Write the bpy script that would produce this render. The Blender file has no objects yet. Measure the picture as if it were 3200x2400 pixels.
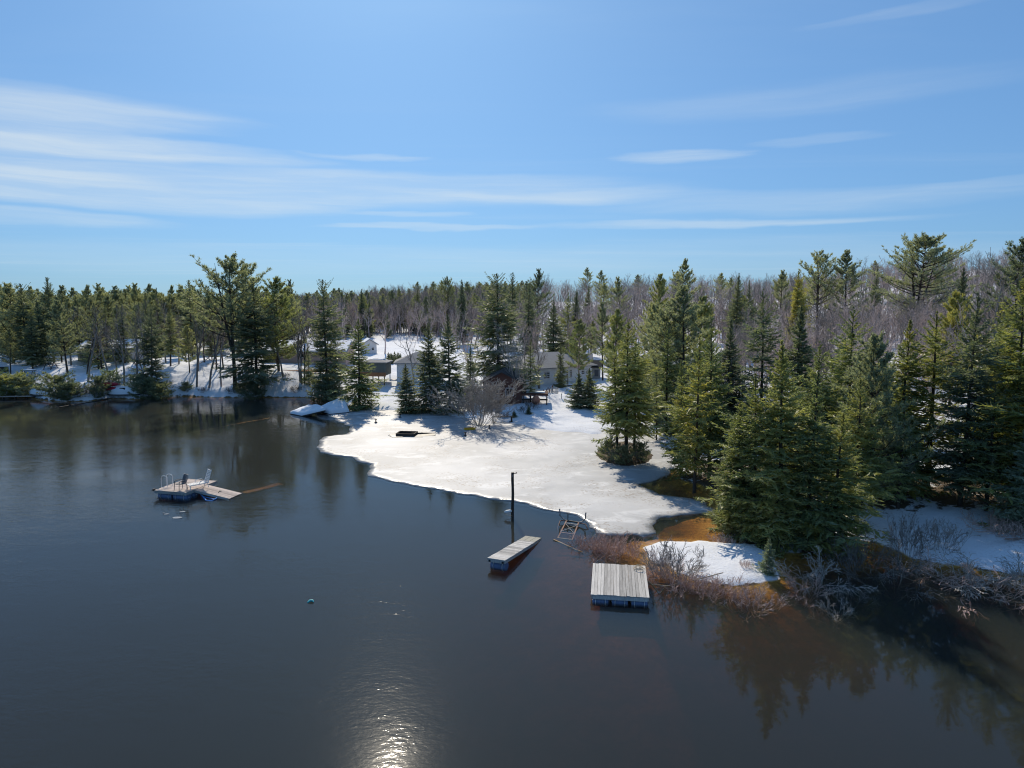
import bpy, bmesh, math, random
import numpy as np
from mathutils import Vector, Matrix

random.seed(7)
R = math.radians
S = bpy.context.scene
COL = S.collection

# ------------------------------------------------------------------ camera
CAMZ, FPX, CX, CY = 12.5, 1536.0, 1106.0, 829.5      # picture units: 2212 x 1659
PITCH = math.atan((829.5 - 655.0) / FPX)
cd = bpy.data.cameras.new('camera')
cd.sensor_width = 36.0
cd.lens = 36.0 * FPX / 2212.0
cd.clip_start, cd.clip_end = 0.1, 20000
cam = bpy.data.objects.new('camera', cd)
COL.objects.link(cam)
cam.location = (0, 0, CAMZ)
cam.rotation_euler = (math.pi / 2 - PITCH, 0, 0)
S.camera = cam

# ------------------------------------------------------------------ light
SUN_EL, SUN_AZ = R(36.0), R(-10.5)                   # azimuth from +Y, positive to +X
sv = Vector((math.sin(SUN_AZ) * math.cos(SUN_EL), math.cos(SUN_AZ) * math.cos(SUN_EL), math.sin(SUN_EL)))
ld = bpy.data.lights.new('sun', 'SUN')
ld.energy, ld.angle, ld.color = 3.2, R(0.5), (1.0, 0.895, 0.73)
sun = bpy.data.objects.new('sun', ld)
COL.objects.link(sun)
sun.location = sv * 300
sun.rotation_euler = sv.to_track_quat('Z', 'Y').to_euler()

S.view_settings.view_transform = 'Standard'
S.view_settings.look = 'None'
S.view_settings.exposure = 0.46
S.view_settings.gamma = 1.0
S.render.engine = 'CYCLES'
S.cycles.use_denoising = True
S.cycles.filter_width = 1.1
S.cycles.max_bounces = 8
S.cycles.diffuse_bounces = 4
S.cycles.glossy_bounces = 3
S.cycles.transparent_max_bounces = 12
S.cycles.volume_bounces = 1
S.cycles.caustics_reflective = False
S.cycles.caustics_refractive = False
S.cycles.sample_clamp_indirect = 6.0
S.cycles.sample_clamp_direct = 12.0

W = bpy.data.worlds.new('World')
S.world = W
W.use_nodes = True


class NT:
    """small node-tree writer"""
    def __init__(self, tree):
        self.t = tree
        self.n = tree.nodes
        self.l = tree.links

    def node(self, typ, **kw):
        nd = self.n.new(typ)
        for k, v in kw.items():
            setattr(nd, k, v)
        return nd

    def put(self, sock, v):
        if hasattr(v, 'is_output'):
            self.l.new(v, sock)
        elif v is not None:
            sock.default_value = v

    def math(self, op, a, b=None, c=None, clamp=False):
        m = self.node('ShaderNodeMath', operation=op)
        m.use_clamp = clamp
        self.put(m.inputs[0], a)
        if b is not None: self.put(m.inputs[1], b)
        if c is not None: self.put(m.inputs[2], c)
        return m.outputs[0]

    def vmath(self, op, a, b=None, scale=None):
        m = self.node('ShaderNodeVectorMath', operation=op)
        self.put(m.inputs[0], a)
        if b is not None: self.put(m.inputs[1], b)
        if scale is not None: self.put(m.inputs['Scale'], scale)
        return m.outputs['Value'] if op in ('LENGTH', 'DOT_PRODUCT', 'DISTANCE') else m.outputs[0]

    def mixc(self, f, a, b, blend='MIX'):
        m = self.node('ShaderNodeMix', data_type='RGBA', blend_type=blend)
        self.put(m.inputs[0], f)
        self.put(m.inputs[6], a if hasattr(a, 'is_output') else (*a, 1)[:4])
        self.put(m.inputs[7], b if hasattr(b, 'is_output') else (*b, 1)[:4])
        return m.outputs[2]

    def noise(self, vec, scale, detail=3, rough=0.5, dist=0.0):
        m = self.node('ShaderNodeTexNoise')
        if vec is not None: self.put(m.inputs['Vector'], vec)
        m.inputs['Scale'].default_value = scale
        m.inputs['Detail'].default_value = detail
        m.inputs['Roughness'].default_value = rough
        m.inputs['Distortion'].default_value = dist
        return m.outputs['Fac']

    def ramp(self, f, lo, hi, a=0.0, b=1.0, smooth=True):
        m = self.node('ShaderNodeMapRange', interpolation_type='SMOOTHSTEP' if smooth else 'LINEAR')
        self.put(m.inputs[0], f)
        for i, v in ((1, lo), (2, hi), (3, a), (4, b)): self.put(m.inputs[i], v)
        return m.outputs[0]

    def mapping(self, vec, scale=(1, 1, 1), loc=(0, 0, 0), rot=(0, 0, 0)):
        m = self.node('ShaderNodeMapping')
        self.put(m.inputs[0], vec)
        m.inputs[1].default_value, m.inputs[2].default_value, m.inputs[3].default_value = loc, rot, scale
        return m.outputs[0]


def build_world():
    t = NT(W.node_tree)
    t.n.clear()
    sky = t.node('ShaderNodeTexSky', sky_type='NISHITA')
    sky.sun_disc = False
    sky.sun_elevation = SUN_EL
    sky.sun_rotation = SUN_AZ
    sky.altitude = 300
    sky.air_density, sky.dust_density, sky.ozone_density = 1.0, 0.9, 3.0
    g = t.node('ShaderNodeTexCoord').outputs['Generated']
    sep = t.node('ShaderNodeSeparateXYZ')
    t.put(sep.inputs[0], g)
    # cirrus lies on a high flat layer: project the view direction on it
    zc = t.math('MAXIMUM', sep.outputs[2], 0.02)
    u = t.math('DIVIDE', sep.outputs[0], zc)
    v = t.math('DIVIDE', sep.outputs[1], zc)
    cv = t.node('ShaderNodeCombineXYZ')
    t.put(cv.inputs[0], u); t.put(cv.inputs[1], v)
    az = t.math('ARCTAN2', sep.outputs[0], sep.outputs[1])
    el = t.math('ARCSINE', sep.outputs[2])
    # warp the streaks a little
    aec = t.node('ShaderNodeCombineXYZ')
    t.put(aec.inputs[0], t.math('MULTIPLY', az, 1.0)); t.put(aec.inputs[1], t.math('MULTIPLY', el, 7.0))
    w1 = t.noise(aec.outputs[0], 3.0, 4, 0.55)
    w2 = t.noise(t.mapping(aec.outputs[0], loc=(5, 2, 1)), 9.0, 4, 0.6)
    elw = t.math('ADD', el, t.math('MULTIPLY', t.math('SUBTRACT', w1, 0.5), 0.035))
    azw = t.math('ADD', az, t.math('MULTIPLY', t.math('SUBTRACT', w2, 0.5), 0.10))
    streak_c = t.node('ShaderNodeCombineXYZ')
    t.put(streak_c.inputs[0], t.math('MULTIPLY', azw, 1.6)); t.put(streak_c.inputs[1], t.math('MULTIPLY', elw, 34.0))
    st = t.noise(streak_c.outputs[0], 1.6, 5, 0.6)
    streak = t.ramp(st, 0.30, 0.74, 0.38, 0.92)
    clouds = [  # px, py, half width, half height, thickness
        (110, 232, 330, 30, .62), (20, 300, 280, 60, .62), (300, 322, 330, 17, .80), (60, 392, 260, 36, .80),
        (280, 425, 420, 26, .72), (760, 405, 620, 36, .66), (1080, 425, 420, 16, .42), (930, 493, 230, 7, .80),
        (790, 337, 130, 6, .55), (1470, 342, 130, 15, .62), (1760, 432, 420, 24, .36), (1540, 484, 400, 9, .50),
        (40, 468, 240, 14, .50), (1720, 215, 380, 34, .20), (1950, 30, 160, 10, .20), (880, 462, 130, 6, .35),
        (2120, 392, 120, 10, .28), (1760, 300, 120, 10, .22), (1500, 560, 700, 40, .22), (500, 560, 800, 30, .18)]
    acc = None
    for px, py, hw, hh, a in clouds:
        x, y = (px - CX) / FPX, (CY - py) / FPX
        d = Vector((x, math.cos(PITCH) + y * math.sin(PITCH), -math.sin(PITCH) + y * math.cos(PITCH))).normalized()
        a0, e0 = math.atan2(d.x, d.y), math.asin(d.z)
        dx = t.math('MULTIPLY', t.math('SUBTRACT', azw, a0), FPX / hw)
        dy = t.math('MULTIPLY', t.math('SUBTRACT', elw, e0), FPX / hh)
        r2 = t.math('ADD', t.math('MULTIPLY', dx, dx), t.math('MULTIPLY', dy, dy))
        e = t.math('MULTIPLY', t.ramp(r2, 1.5, 0.0), a)
        acc = e if acc is None else t.math('SUBTRACT', t.math('ADD', acc, e), t.math('MULTIPLY', acc, e))
    # the same thin cirrus goes on over the rest of the sky
    gen = t.noise(t.mapping(cv.outputs[0], scale=(0.12, 0.55, 1)), 1.0, 6, 0.62, 0.4)
    gen = t.math('MULTIPLY', t.ramp(gen, 0.5, 0.85), 0.30)
    alpha = t.math('ADD', t.math('MULTIPLY', t.math('MULTIPLY', acc, .86), streak), t.math('MULTIPLY', gen, 0.6), clamp=True)
    gm = t.node('ShaderNodeGamma')
    gm.inputs[1].default_value = SKY_GAMMA
    t.put(gm.inputs[0], sky.outputs[0])
    col = t.mixc(alpha, t.mixc(1.0, gm.outputs[0], SKY_TINT, 'MULTIPLY'), CLOUD)
    bg = t.node('ShaderNodeBackground')
    t.put(bg.inputs[0], col)
    bg.inputs[1].default_value = 0.10
    out = t.node('ShaderNodeOutputWorld')
    t.l.new(bg.outputs[0], out.inputs[0])


SKY_GAMMA, SKY_TINT, CLOUD = 0.52, (.70, 1.23, 1.88), (5.3, 5.9, 6.2)
build_world()

# ------------------------------------------------------------------ picture <-> place
SP, CP = math.sin(PITCH), math.cos(PITCH)


def ray(px, py):
    x, y = (px - CX) / FPX, (CY - py) / FPX
    return np.array((x, CP + y * SP, -SP + y * CP))


def P(px, py, z=0.0):
    d = ray(px, py)
    t = (z - CAMZ) / d[2]
    return Vector((d[0] * t, d[1] * t, z))


def at_dist(px, dist, z=0.0):
    """plan position at ground distance dist (along Y) seen in column px"""
    depth = dist * CP + (CAMZ - z) * SP
    return (px - CX) / FPX * depth, dist


def z_for(py, y):
    """height that appears at row py at ground distance y"""
    d = ray(CX, py)
    return CAMZ + d[2] / d[1] * y


# ------------------------------------------------------------------ terrain
def poly(pts, z=0.0):
    return np.array([P(a, b, z)[:2] for a, b in pts])


MAIN = np.vstack([poly([(-900, 862), (-300, 859), (0, 858), (75, 858), (100, 866), (150, 868), (200, 866), (232, 862),
                        (300, 862), (335, 858), (430, 857), (500, 860), (560, 858), (620, 858), (680, 859), (700, 866),
                        (735, 872), (762, 884), (800, 887), (840, 887), (865, 890), (960, 895), (1005, 905), (1030, 917),
                        (1065, 919), (1085, 912), (1110, 918), (1160, 928), (1220, 935), (1290, 938), (1330, 925),
                        (1400, 940), (1440, 965), (1455, 1010), (1475, 1040), (1520, 1050), (1545, 1085), (1540, 1125),
                        (1560, 1155), (1600, 1172), (1650, 1185), (1700, 1200), (1780, 1200), (1835, 1188), (1850, 1165),
                        (1900, 1178), (1955, 1190), (1985, 1208), (2050, 1218), (2120, 1236), (2212, 1250), (2500, 1290),
                        (3200, 1340)]),
                  np.array([(200, 14), (2600, 14), (2600, 4000), (-2600, 4000), (-2600, 95)])])
PATCH = poly([(1405, 1185), (1430, 1174), (1470, 1168), (1520, 1169), (1560, 1175), (1640, 1180), (1680, 1205), (1690, 1250),
              (1630, 1268), (1560, 1262), (1500, 1250), (1450, 1225), (1415, 1205)])
ISLET = poly([(1288, 985), (1310, 1000), (1350, 1008), (1395, 1002), (1408, 985), (1380, 965), (1340, 958), (1300, 967)])


def sdist(pts, pg):
    """signed distance, positive inside the polygon"""
    n = len(pg)
    best = np.full(len(pts), 1e9)
    inside = np.zeros(len(pts), bool)
    x, y = pts[:, 0], pts[:, 1]
    for i in range(n):
        ax, ay = pg[i]
        bx, by = pg[(i + 1) % n]
        dx, dy = bx - ax, by - ay
        tt = np.clip(((x - ax) * dx + (y - ay) * dy) / (dx * dx + dy * dy + 1e-12), 0, 1)
        best = np.minimum(best, np.hypot(x - ax - tt * dx, y - ay - tt * dy))
        c = (ay > y) != (by > y)
        with np.errstate(divide='ignore', invalid='ignore'):
            inside ^= c & (x < (bx - ax) * (y - ay) / (by - ay) + ax)
    return np.where(inside, best, -best)


def vnoise(x, y, f, seed=0):
    """smooth value noise"""
    x, y = np.asarray(x) * f, np.asarray(y) * f
    xi, yi = np.floor(x), np.floor(y)
    fx, fy = x - xi, y - yi
    fx, fy = fx * fx * (3 - 2 * fx), fy * fy * (3 - 2 * fy)

    def h(a, b):
        s = np.sin(a * 127.1 + b * 311.7 + seed * 74.7) * 43758.5453
        return s - np.floor(s)
    return (h(xi, yi) * (1 - fx) + h(xi + 1, yi) * fx) * (1 - fy) + (h(xi, yi + 1) * (1 - fx) + h(xi + 1, yi + 1) * fx) * fy - 0.5


def fbm(x, y, f, seed=0, o=4):
    a = 0
    for k in range(o):
        a = a + vnoise(x, y, f * 2 ** k, seed + k) * 0.5 ** k
    return a


# column, distance, height, snow cover
CTRL = [(-300, 110, 3.0, .9), (0, 104, 2.2, 1.), (150, 108, 3.2, .85), (300, 110, 3.5, .8), (450, 106, 3.5, .74), (560, 103, 3.4, .78),
        (640, 104, 3.2, .95), (640, 112, 3.3, 1.), (715, 106, 2.6, 1.), (840, 105, 2.3, 1.), (840, 96, 1.3, 1.), (870, 140, 3.6, 1.),
        (850, 180, 4.5, .9), (895, 98, 2.1, 1.), (960, 90, 1.1, .8), (1080, 86, 1.2, .7), (1175, 99, 1.9, 1.), (1240, 80, .55, 1.),
        (1260, 90, 1.3, 1.), (1275, 101, 1.9, 1.), (1360, 90, 1.2, .9), (1430, 92, 1.5, .9), (1300, 125, 3., .95), (1440, 74, .7, .6),
        (1500, 58, .5, .55), (1600, 44, .5, .3), (1700, 40, .6, .3), (1800, 37, .7, .35), (1900, 36.5, .7, 1.), (1990, 35, .7, 1.15),
        (2100, 34.5, .9, 1.1), (2212, 34, .9, 1.0), (2000, 41, 1.2, .45), (2150, 42, 1.4, .45), (2300, 40, 1.4, .5),
        (1900, 60, 2., .5), (2212, 60, 3., .5), (1700, 80, 2., .6), (2000, 100, 5.5, .85), (2300, 100, 7.5, .8), (1600, 130, 4.5, .9),
        (1106, 130, 3., .95), (1000, 160, 4., .7), (300, 180, 4.5, .6), (0, 200, 5., .6), (700, 180, 4.5, .7), (1000, 250, 9.5, .8), (1250, 280, 13., .8),
        (1500, 200, 9., .85), (1500, 300, 15., .85), (2000, 190, 14.5, .85), (2250, 160, 14., .8), (2200, 300, 26., .8),
        (1000, 400, 9., .5), (0, 400, 7., .5), (2600, 300, 26., .8), (1500, 700, 14., .4), (0, 1500, 6., .4), (2300, 1500, 12., .4),
        (-900, 300, 5., .5), (-900, 120, 3., .7)]
CPT = np.array([(*at_dist(a, b), c, d) for a, b, c, d in CTRL])


def ctrl(x, y):
    num = np.zeros((len(x), 2)); den = np.zeros(len(x))
    for cx, cy, cz, cs in CPT:
        d2 = (x - cx) ** 2 + (y - cy) ** 2
        w = 1.0 / (d2 + 4.0) ** 1.7
        num[:, 0] += w * cz; num[:, 1] += w * cs; den += w
    return num[:, 0] / den, num[:, 1] / den


def terrain(x, y):
    x, y = np.atleast_1d(np.asarray(x, float)), np.atleast_1d(np.asarray(y, float))
    pts = np.stack([x, y], 1)
    wob = fbm(x, y, .45, 3, 3) * 0.9
    s1, s2, s3 = sdist(pts, MAIN) + wob, sdist(pts, PATCH) + wob * .8 + fbm(x, y, 1.6, 31, 3) * .35, sdist(pts, ISLET) + wob * .35
    b, snow = ctrl(x, y)
    L = np.where(x < -22, 4.0, np.where(x > 12, 7.0, 7.0))
    lump = fbm(x, y, .22, 11, 4) * .5 + fbm(x, y, 1.1, 5, 2) * .10
    h1 = np.where(s1 > 0, b * (1 - np.exp(-np.maximum(s1, 0) / L)) + lump * np.clip(s1 / 5, 0, 1) + .10 * np.clip(s1 / .5, 0, 1), -9)
    h2 = np.where(s2 > 0, .23 * (1 - np.exp(-np.maximum(s2, 0) / .4)) + lump * .10, -9)
    h3 = np.where(s3 > 0, .55 * (1 - np.exp(-np.maximum(s3, 0) / .5)) + lump * .2, -9)
    s = np.maximum(np.maximum(s1, s2), s3)
    bed = -np.minimum(.04 + np.where((x > 6) & (y < 33), .21, .135) * np.maximum(-s, 0) ** .95, 3.2) + fbm(x, y, .3, 21, 4) * .12 * np.clip(-s / 2, 0, 1)
    h = np.maximum(np.maximum(h1, h2), h3)
    land = s > 0
    h = np.where(land, h, np.minimum(bed, -.03))
    snow = np.where(s2 > s1, 1.08, snow)
    snow = np.where((s3 > s1) & (s3 > s2), .1, snow)
    snow = np.where(s < .55, np.minimum(snow, .45 + s), snow)
    return h, snow, s


def gz(x, y):
    return float(terrain(x, y)[0][0])


def hit(px, py):
    """first meeting of the view ray with land or water"""
    d = ray(px, py)
    t = np.linspace(15, 420, 1600)
    h = np.maximum(terrain(d[0] * t, d[1] * t)[0], 0)
    z = CAMZ + d[2] * t
    k = np.argmax(z < h) if (z < h).any() else len(t) - 1
    return Vector((d[0] * t[k], d[1] * t[k], max(h[k], 0)))


# ------------------------------------------------------------------ materials
MATS = {}


def mat(name):
    m = bpy.data.materials.new(name)
    m.use_nodes = True
    t = NT(m.node_tree)
    t.n.clear()
    out = t.node('ShaderNodeOutputMaterial')
    MATS[name] = m
    return m, t, out


def bsdf(t, col, rough=.8, spec=.3, normal=None, metal=0.0):
    b = t.node('ShaderNodeBsdfPrincipled')
    t.put(b.inputs['Base Color'], col if hasattr(col, 'is_output') else (*col, 1))
    t.put(b.inputs['Roughness'], rough)
    b.inputs['Specular IOR Level'].default_value = spec
    b.inputs['Metallic'].default_value = metal
    if normal is not None: t.put(b.inputs['Normal'], normal)
    return b.outputs[0]


def bump(t, h, strength=.5, dist=.05):
    b = t.node('ShaderNodeBump')
    b.inputs['Strength'].default_value = strength
    b.inputs['Distance'].default_value = dist
    t.put(b.inputs['Height'], h)
    return b.outputs[0]


def simple(name, col, rough=.7, var=.25, scale=6.0, spec=.3, metal=0.0, bmp=.3, stretch=(1, 1, 1), dirt=None, rnd=.0):
    """a weathered plain material: grain and blotches on one colour"""
    m, t, out = mat(name)
    tc = t.mapping(t.node('ShaderNodeTexCoord').outputs['Object'], scale=stretch)
    oi = t.node('ShaderNodeObjectInfo').outputs['Random']
    off = t.node('ShaderNodeCombineXYZ')
    for i in range(3): t.put(off.inputs[i], t.math('MULTIPLY', oi, 17.0 + 5 * i))
    tc = t.vmath('ADD', tc, off.outputs[0])
    n1 = t.noise(tc, scale, 5, .6)
    n2 = t.noise(tc, scale * .23, 3, .5)
    f = t.math('ADD', t.math('MULTIPLY', t.math('SUBTRACT', n1, .5), 2 * var), t.math('MULTIPLY', t.math('SUBTRACT', n2, .5), 1.6 * var))
    if rnd:
        f = t.math('ADD', f, t.math('MULTIPLY', t.math('SUBTRACT', oi, .5), rnd))
    f = t.math('ADD', f, 1.0)
    c = t.vmath('SCALE', tuple(col), scale=f)
    if dirt:
        c = t.mixc(t.ramp(n2, .5, .75, 0, .7), c, dirt)
    t.l.new(bsdf(t, c, rough, spec, bump(t, n1, bmp, .02), metal), out.inputs[0])
    return m


def snow_material():
    m, t, out = mat('snow_ground')
    geo = t.node('ShaderNodeNewGeometry')
    pos = geo.outputs['Position']
    at = t.node('ShaderNodeAttribute', attribute_name='snow').outputs['Fac']
    n0 = t.noise(pos, .30, 5, .6)
    n1 = t.noise(pos, 1.6, 5, .65)
    n2 = t.noise(pos, 9.0, 4, .6)
    nn = t.math('ADD', t.math('MULTIPLY', n0, .55), t.math('ADD', t.math('MULTIPLY', n1, .35), t.math('MULTIPLY', n2, .10)))
    # cover: attribute .5 -> half of the ground bare
    thr = t.math('SUBTRACT', t.math('ADD', .5, t.math('MULTIPLY', t.math('SUBTRACT', at, .5), .42)), nn)
    f = t.ramp(thr, -.025, .025)
    sn = t.mixc(n1, (.70, .72, .76), (.84, .85, .87))
    sn = t.mixc(t.math('MULTIPLY', t.ramp(n2, .54, .64), t.ramp(n0, .40, .62, 0, .55)), sn, (.30, .25, .20))
    lit = t.mixc(n1, (.055, .038, .024), (.17, .115, .07))
    lit = t.mixc(t.ramp(n2, .4, .7, 0, .6), lit, (.11, .085, .05))
    land = t.mixc(f, lit, sn)
    # lake bed
    b1 = t.noise(pos, .9, 5, .65)
    b2 = t.noise(pos, 5.5, 4, .65)
    bed = t.mixc(t.ramp(b1, .3, .7), (.105, .055, .016), (.29, .155, .038))
    bed = t.mixc(t.ramp(b2, .45, .7, 0, .75), bed, (.055, .032, .012))
    sep = t.node('ShaderNodeSeparateXYZ')
    t.put(sep.inputs[0], pos)
    sand = t.mixc(t.ramp(b2, .35, .65), (.58, .33, .07), (.34, .17, .035))       # sandy shelf along the shore, muck further out
    bed = t.mixc(t.ramp(t.math('ADD', sep.outputs[2], t.math('MULTIPLY', t.math('SUBTRACT', b1, .5), .35)), -.46, -.14), bed, sand)
    c = t.mixc(t.ramp(sep.outputs[2], -.02, .05), bed, land)
    hgt = t.math('ADD', t.math('MULTIPLY', n1, .7), t.math('MULTIPLY', n2, .3))
    t.l.new(bsdf(t, c, .85, .2, bump(t, hgt, .7, .15)), out.inputs[0])
    return m


def water_material():
    m, t, out = mat('lake_water')
    geo = t.node('ShaderNodeNewGeometry')
    pos = geo.outputs['Position']
    wind = t.ramp(t.noise(t.mapping(pos, scale=(.5, 1, 1)), .06, 4, .6), .40, .60, .06, 1.0)
    sx = t.node('ShaderNodeSeparateXYZ')
    t.put(sx.inputs[0], pos)
    lee = t.ramp(sx.outputs[0], 8.0, -13.0, .08, 1.0)
    mp = t.mapping(pos, scale=(.75, 1.35, 1), rot=(0, 0, R(14)))
    w1 = t.noise(mp, 1.5, 2, .5, .6)
    w2 = t.noise(mp, 5.0, 2, .55, .4)
    w3 = t.noise(mp, 13.0, 2, .55, .2)
    w0 = t.noise(mp, .35, 2, .5)
    h = t.math('ADD', t.math('ADD', t.math('MULTIPLY', w1, 1.2), t.math('MULTIPLY', w2, .62)), t.math('MULTIPLY', w3, .18))
    h = t.math('MULTIPLY', h, t.math('MULTIPLY', t.math('ADD', wind, .15), lee))
    h = t.math('ADD', h, t.math('MULTIPLY', w0, .22))
    bp = t.node('ShaderNodeBump')
    bp.inputs['Strength'].default_value = 1.0
    bp.inputs['Distance'].default_value = .0145
    t.put(bp.inputs['Height'], h)
    fr = t.node('ShaderNodeFresnel')
    fr.inputs['IOR'].default_value = 1.333
    t.put(fr.inputs['Normal'], bp.outputs[0])
    fac = t.math('MULTIPLY', fr.outputs[0], t.math('SUBTRACT', 1.0, geo.outputs['Backfacing']))
    gl = t.node('ShaderNodeBsdfGlossy')
    gl.inputs['Roughness'].default_value = .03
    t.put(gl.inputs['Normal'], bp.outputs[0])
    tr = t.node('ShaderNodeBsdfTransparent')
    mx = t.node('ShaderNodeMixShader')
    t.put(mx.inputs[0], fac)
    g2 = t.node('ShaderNodeBsdfGlossy')                  # ripples too fine to see one by one
    g2.inputs['Roughness'].default_value = .17
    t.put(g2.inputs['Normal'], bp.outputs[0])
    gm = t.node('ShaderNodeMixShader'); gm.inputs[0].default_value = .017
    t.l.new(gl.outputs[0], gm.inputs[1]); t.l.new(g2.outputs[0], gm.inputs[2])
    t.l.new(tr.outputs[0], mx.inputs[1]); t.l.new(gm.outputs[0], mx.inputs[2])
    t.l.new(mx.outputs[0], out.inputs['Surface'])
    va = t.node('ShaderNodeVolumeAbsorption')            # tea-brown water with a little silt
    va.inputs['Color'].default_value = (.60, .42, .08, 1)
    va.inputs['Density'].default_value = 1.75
    vs_ = t.node('ShaderNodeVolumeScatter')
    vs_.inputs['Color'].default_value = (.48, .74, 1.0, 1)
    vs_.inputs['Density'].default_value = .17
    ad = t.node('ShaderNodeAddShader')
    t.l.new(va.outputs[0], ad.inputs[0]); t.l.new(vs_.outputs[0], ad.inputs[1])
    t.l.new(ad.outputs[0], out.inputs['Volume'])
    return m


def ice_material():
    m, t, out = mat('lake_ice')
    pos = t.node('ShaderNodeNewGeometry').outputs['Position']
    n0 = t.noise(pos, .13, 4, .55)
    n1 = t.noise(t.mapping(pos, scale=(.7, 1.2, 1)), .55, 5, .6, .6)
    n2 = t.noise(pos, 5.0, 5, .7)
    n3 = t.noise(t.mapping(pos, loc=(9, 3, 0)), .22, 4, .6)
    c = t.mixc(t.ramp(n0, .35, .68), (.34, .345, .35), (.52, .52, .52))
    c = t.mixc(t.ramp(n1, .50, .70, 0, .8), c, (.66, .66, .655))
    specks = t.math('MULTIPLY', t.ramp(n2, .53, .60), t.ramp(n3, .46, .60))
    c = t.mixc(t.math('MULTIPLY', specks, .75), c, (.22, .17, .13))
    c = t.mixc(t.ramp(n3, .58, .75, 0, .35), c, (.42, .39, .36))
    ed = t.node('ShaderNodeAttribute', attribute_name='edge').outputs['Fac']
    n4 = t.noise(pos, 1.4, 5, .65)
    wet = t.ramp(t.math('ADD', ed, t.math('MULTIPLY', t.math('SUBTRACT', n4, .5), 1.3)), .0, .75, 1.0, 0.0)   # waterlogged margin
    c = t.mixc(t.math('MULTIPLY', wet, .85), c, (.30, .295, .28))
    crumbs = t.math('MULTIPLY', t.ramp(n2, .56, .64), t.ramp(ed, 1.6, .1))
    c = t.mixc(t.math('MULTIPLY', crumbs, .7), c, (.16, .12, .09))
    rg = t.math('SUBTRACT', .6, t.math('MULTIPLY', wet, .35))
    t.l.new(bsdf(t, c, rg, .35, bump(t, t.math('ADD', n1, t.math('MULTIPLY', n2, .3)), .5, .06)), out.inputs[0])
    return m


def foliage(name, dark, light, yellow, ymix=.3, trans=.35):
    """needles: colour differs from tree to tree and from bough to bough"""
    m, t, out = mat(name)
    oi = t.node('ShaderNodeObjectInfo')
    pos = t.node('ShaderNodeNewGeometry').outputs['Position']
    rn = oi.outputs['Random']
    n1 = t.noise(pos, .9, 3, .6)
    n2 = t.noise(pos, 6.0, 3, .6)
    c = t.mixc(t.ramp(n2, .3, .7), dark, light)
    yf = t.math('MULTIPLY', t.ramp(t.math('ADD', n1, t.math('MULTIPLY', t.math('SUBTRACT', rn, .5), .3)), .42, .68), ymix)
    c = t.mixc(yf, c, yellow)
    d = t.node('ShaderNodeBsdfDiffuse'); t.put(d.inputs[0], c)
    tl = t.node('ShaderNodeBsdfTranslucent')              # needles let the back light through, warmer
    t.put(tl.inputs[0], t.mixc(1.0, c, (1.85 * trans, 1.85 * trans, 1.05 * trans), 'MULTIPLY'))
    ad = t.node('ShaderNodeAddShader')
    t.l.new(d.outputs[0], ad.inputs[0]); t.l.new(tl.outputs[0], ad.inputs[1])
    gl = t.node('ShaderNodeBsdfGlossy'); gl.inputs['Roughness'].default_value = .45
    gl.inputs[0].default_value = (.6, .6, .6, 1)
    m2 = t.node('ShaderNodeMixShader'); m2.inputs[0].default_value = .07
    t.l.new(ad.outputs[0], m2.inputs[1]); t.l.new(gl.outputs[0], m2.inputs[2])
    t.l.new(m2.outputs[0], out.inputs[0])
    return m


def bark(name, a, b):
    m, t, out = mat(name)
    tc = t.node('ShaderNodeTexCoord').outputs['Object']
    n = t.noise(t.mapping(tc, scale=(1, 1, .25)), 9, 4, .6)
    rn = t.node('ShaderNodeObjectInfo').outputs['Random']
    c = t.mixc(t.ramp(n, .3, .7), a, b)
    c = t.vmath('SCALE', c, scale=t.math('ADD', .75, t.math('MULTIPLY', rn, .5)))
    t.l.new(bsdf(t, c, .9, .15, bump(t, n, .6, .02)), out.inputs[0])
    return m


snow_material(); water_material(); ice_material()
foliage('needles_dark', (.056, .074, .056), (.124, .144, .104), (.165, .168, .094), .45, .78)
foliage('needles_green', (.078, .100, .054), (.162, .182, .092), (.240, .228, .082), .60, .80)
foliage('needles_yellow', (.088, .108, .050), (.168, .182, .076), (.260, .232, .068), .75, .78)
foliage('needles_blue', (.092, .120, .098), (.190, .218, .170), (.22, .235, .15), .30, .75)
foliage('needles_pine', (.094, .110, .084), (.194, .208, .146), (.26, .255, .145), .55, .78)
bark('bark_dark', (.045, .036, .030), (.10, .082, .068))
bark('bark_grey', (.18, .16, .14), (.34, .31, .28))
bark('bark_mauve', (.42, .33, .30), (.66, .55, .51))
bark('bark_red', (.48, .32, .265), (.72, .54, .46))
bark('bark_pale', (.36, .32, .28), (.58, .53, .47))
simple('snow_cover', (.82, .84, .87), .8, .06, 3, .2, bmp=.5)
simple('deck_grey', (.52, .495, .46), .85, .45, 14, .15, stretch=(6, .35, 1), bmp=.4, rnd=.6)
simple('deck_tan', (.54, .45, .39), .85, .40, 12, .15, stretch=(6, .35, 1), bmp=.4, rnd=.55)
simple('deck_wet', (.22, .215, .18), .6, .3, 12, .3, rnd=.2)
simple('wood_dark', (.055, .047, .04), .85, .4, 10, .2)
simple('wood_red', (.13, .065, .05), .8, .3, 8, .2)
simple('wood_orange', (.42, .20, .10), .8, .3, 8, .2)
simple('wood_tan', (.32, .22, .12), .8, .3, 6, .2)
simple('barrel_blue', (.13, .19, .33), .45, .3, 5, .4, dirt=(.12, .13, .13))
simple('black_trim', (.02, .02, .022), .6, .2, 5)
simple('plastic_white', (.78, .77, .74), .45, .08, 5, .4)
simple('plastic_grey', (.10, .105, .115), .55, .2, 5, .4)
simple('metal_grey', (.30, .28, .26), .7, .4, 10, .3, .0)
simple('cable_grey', (.16, .16, .16), .9, .1, 3, .1)
simple('metal_rust', (.26, .15, .11), .8, .45, 12, .3, .2)
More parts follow.
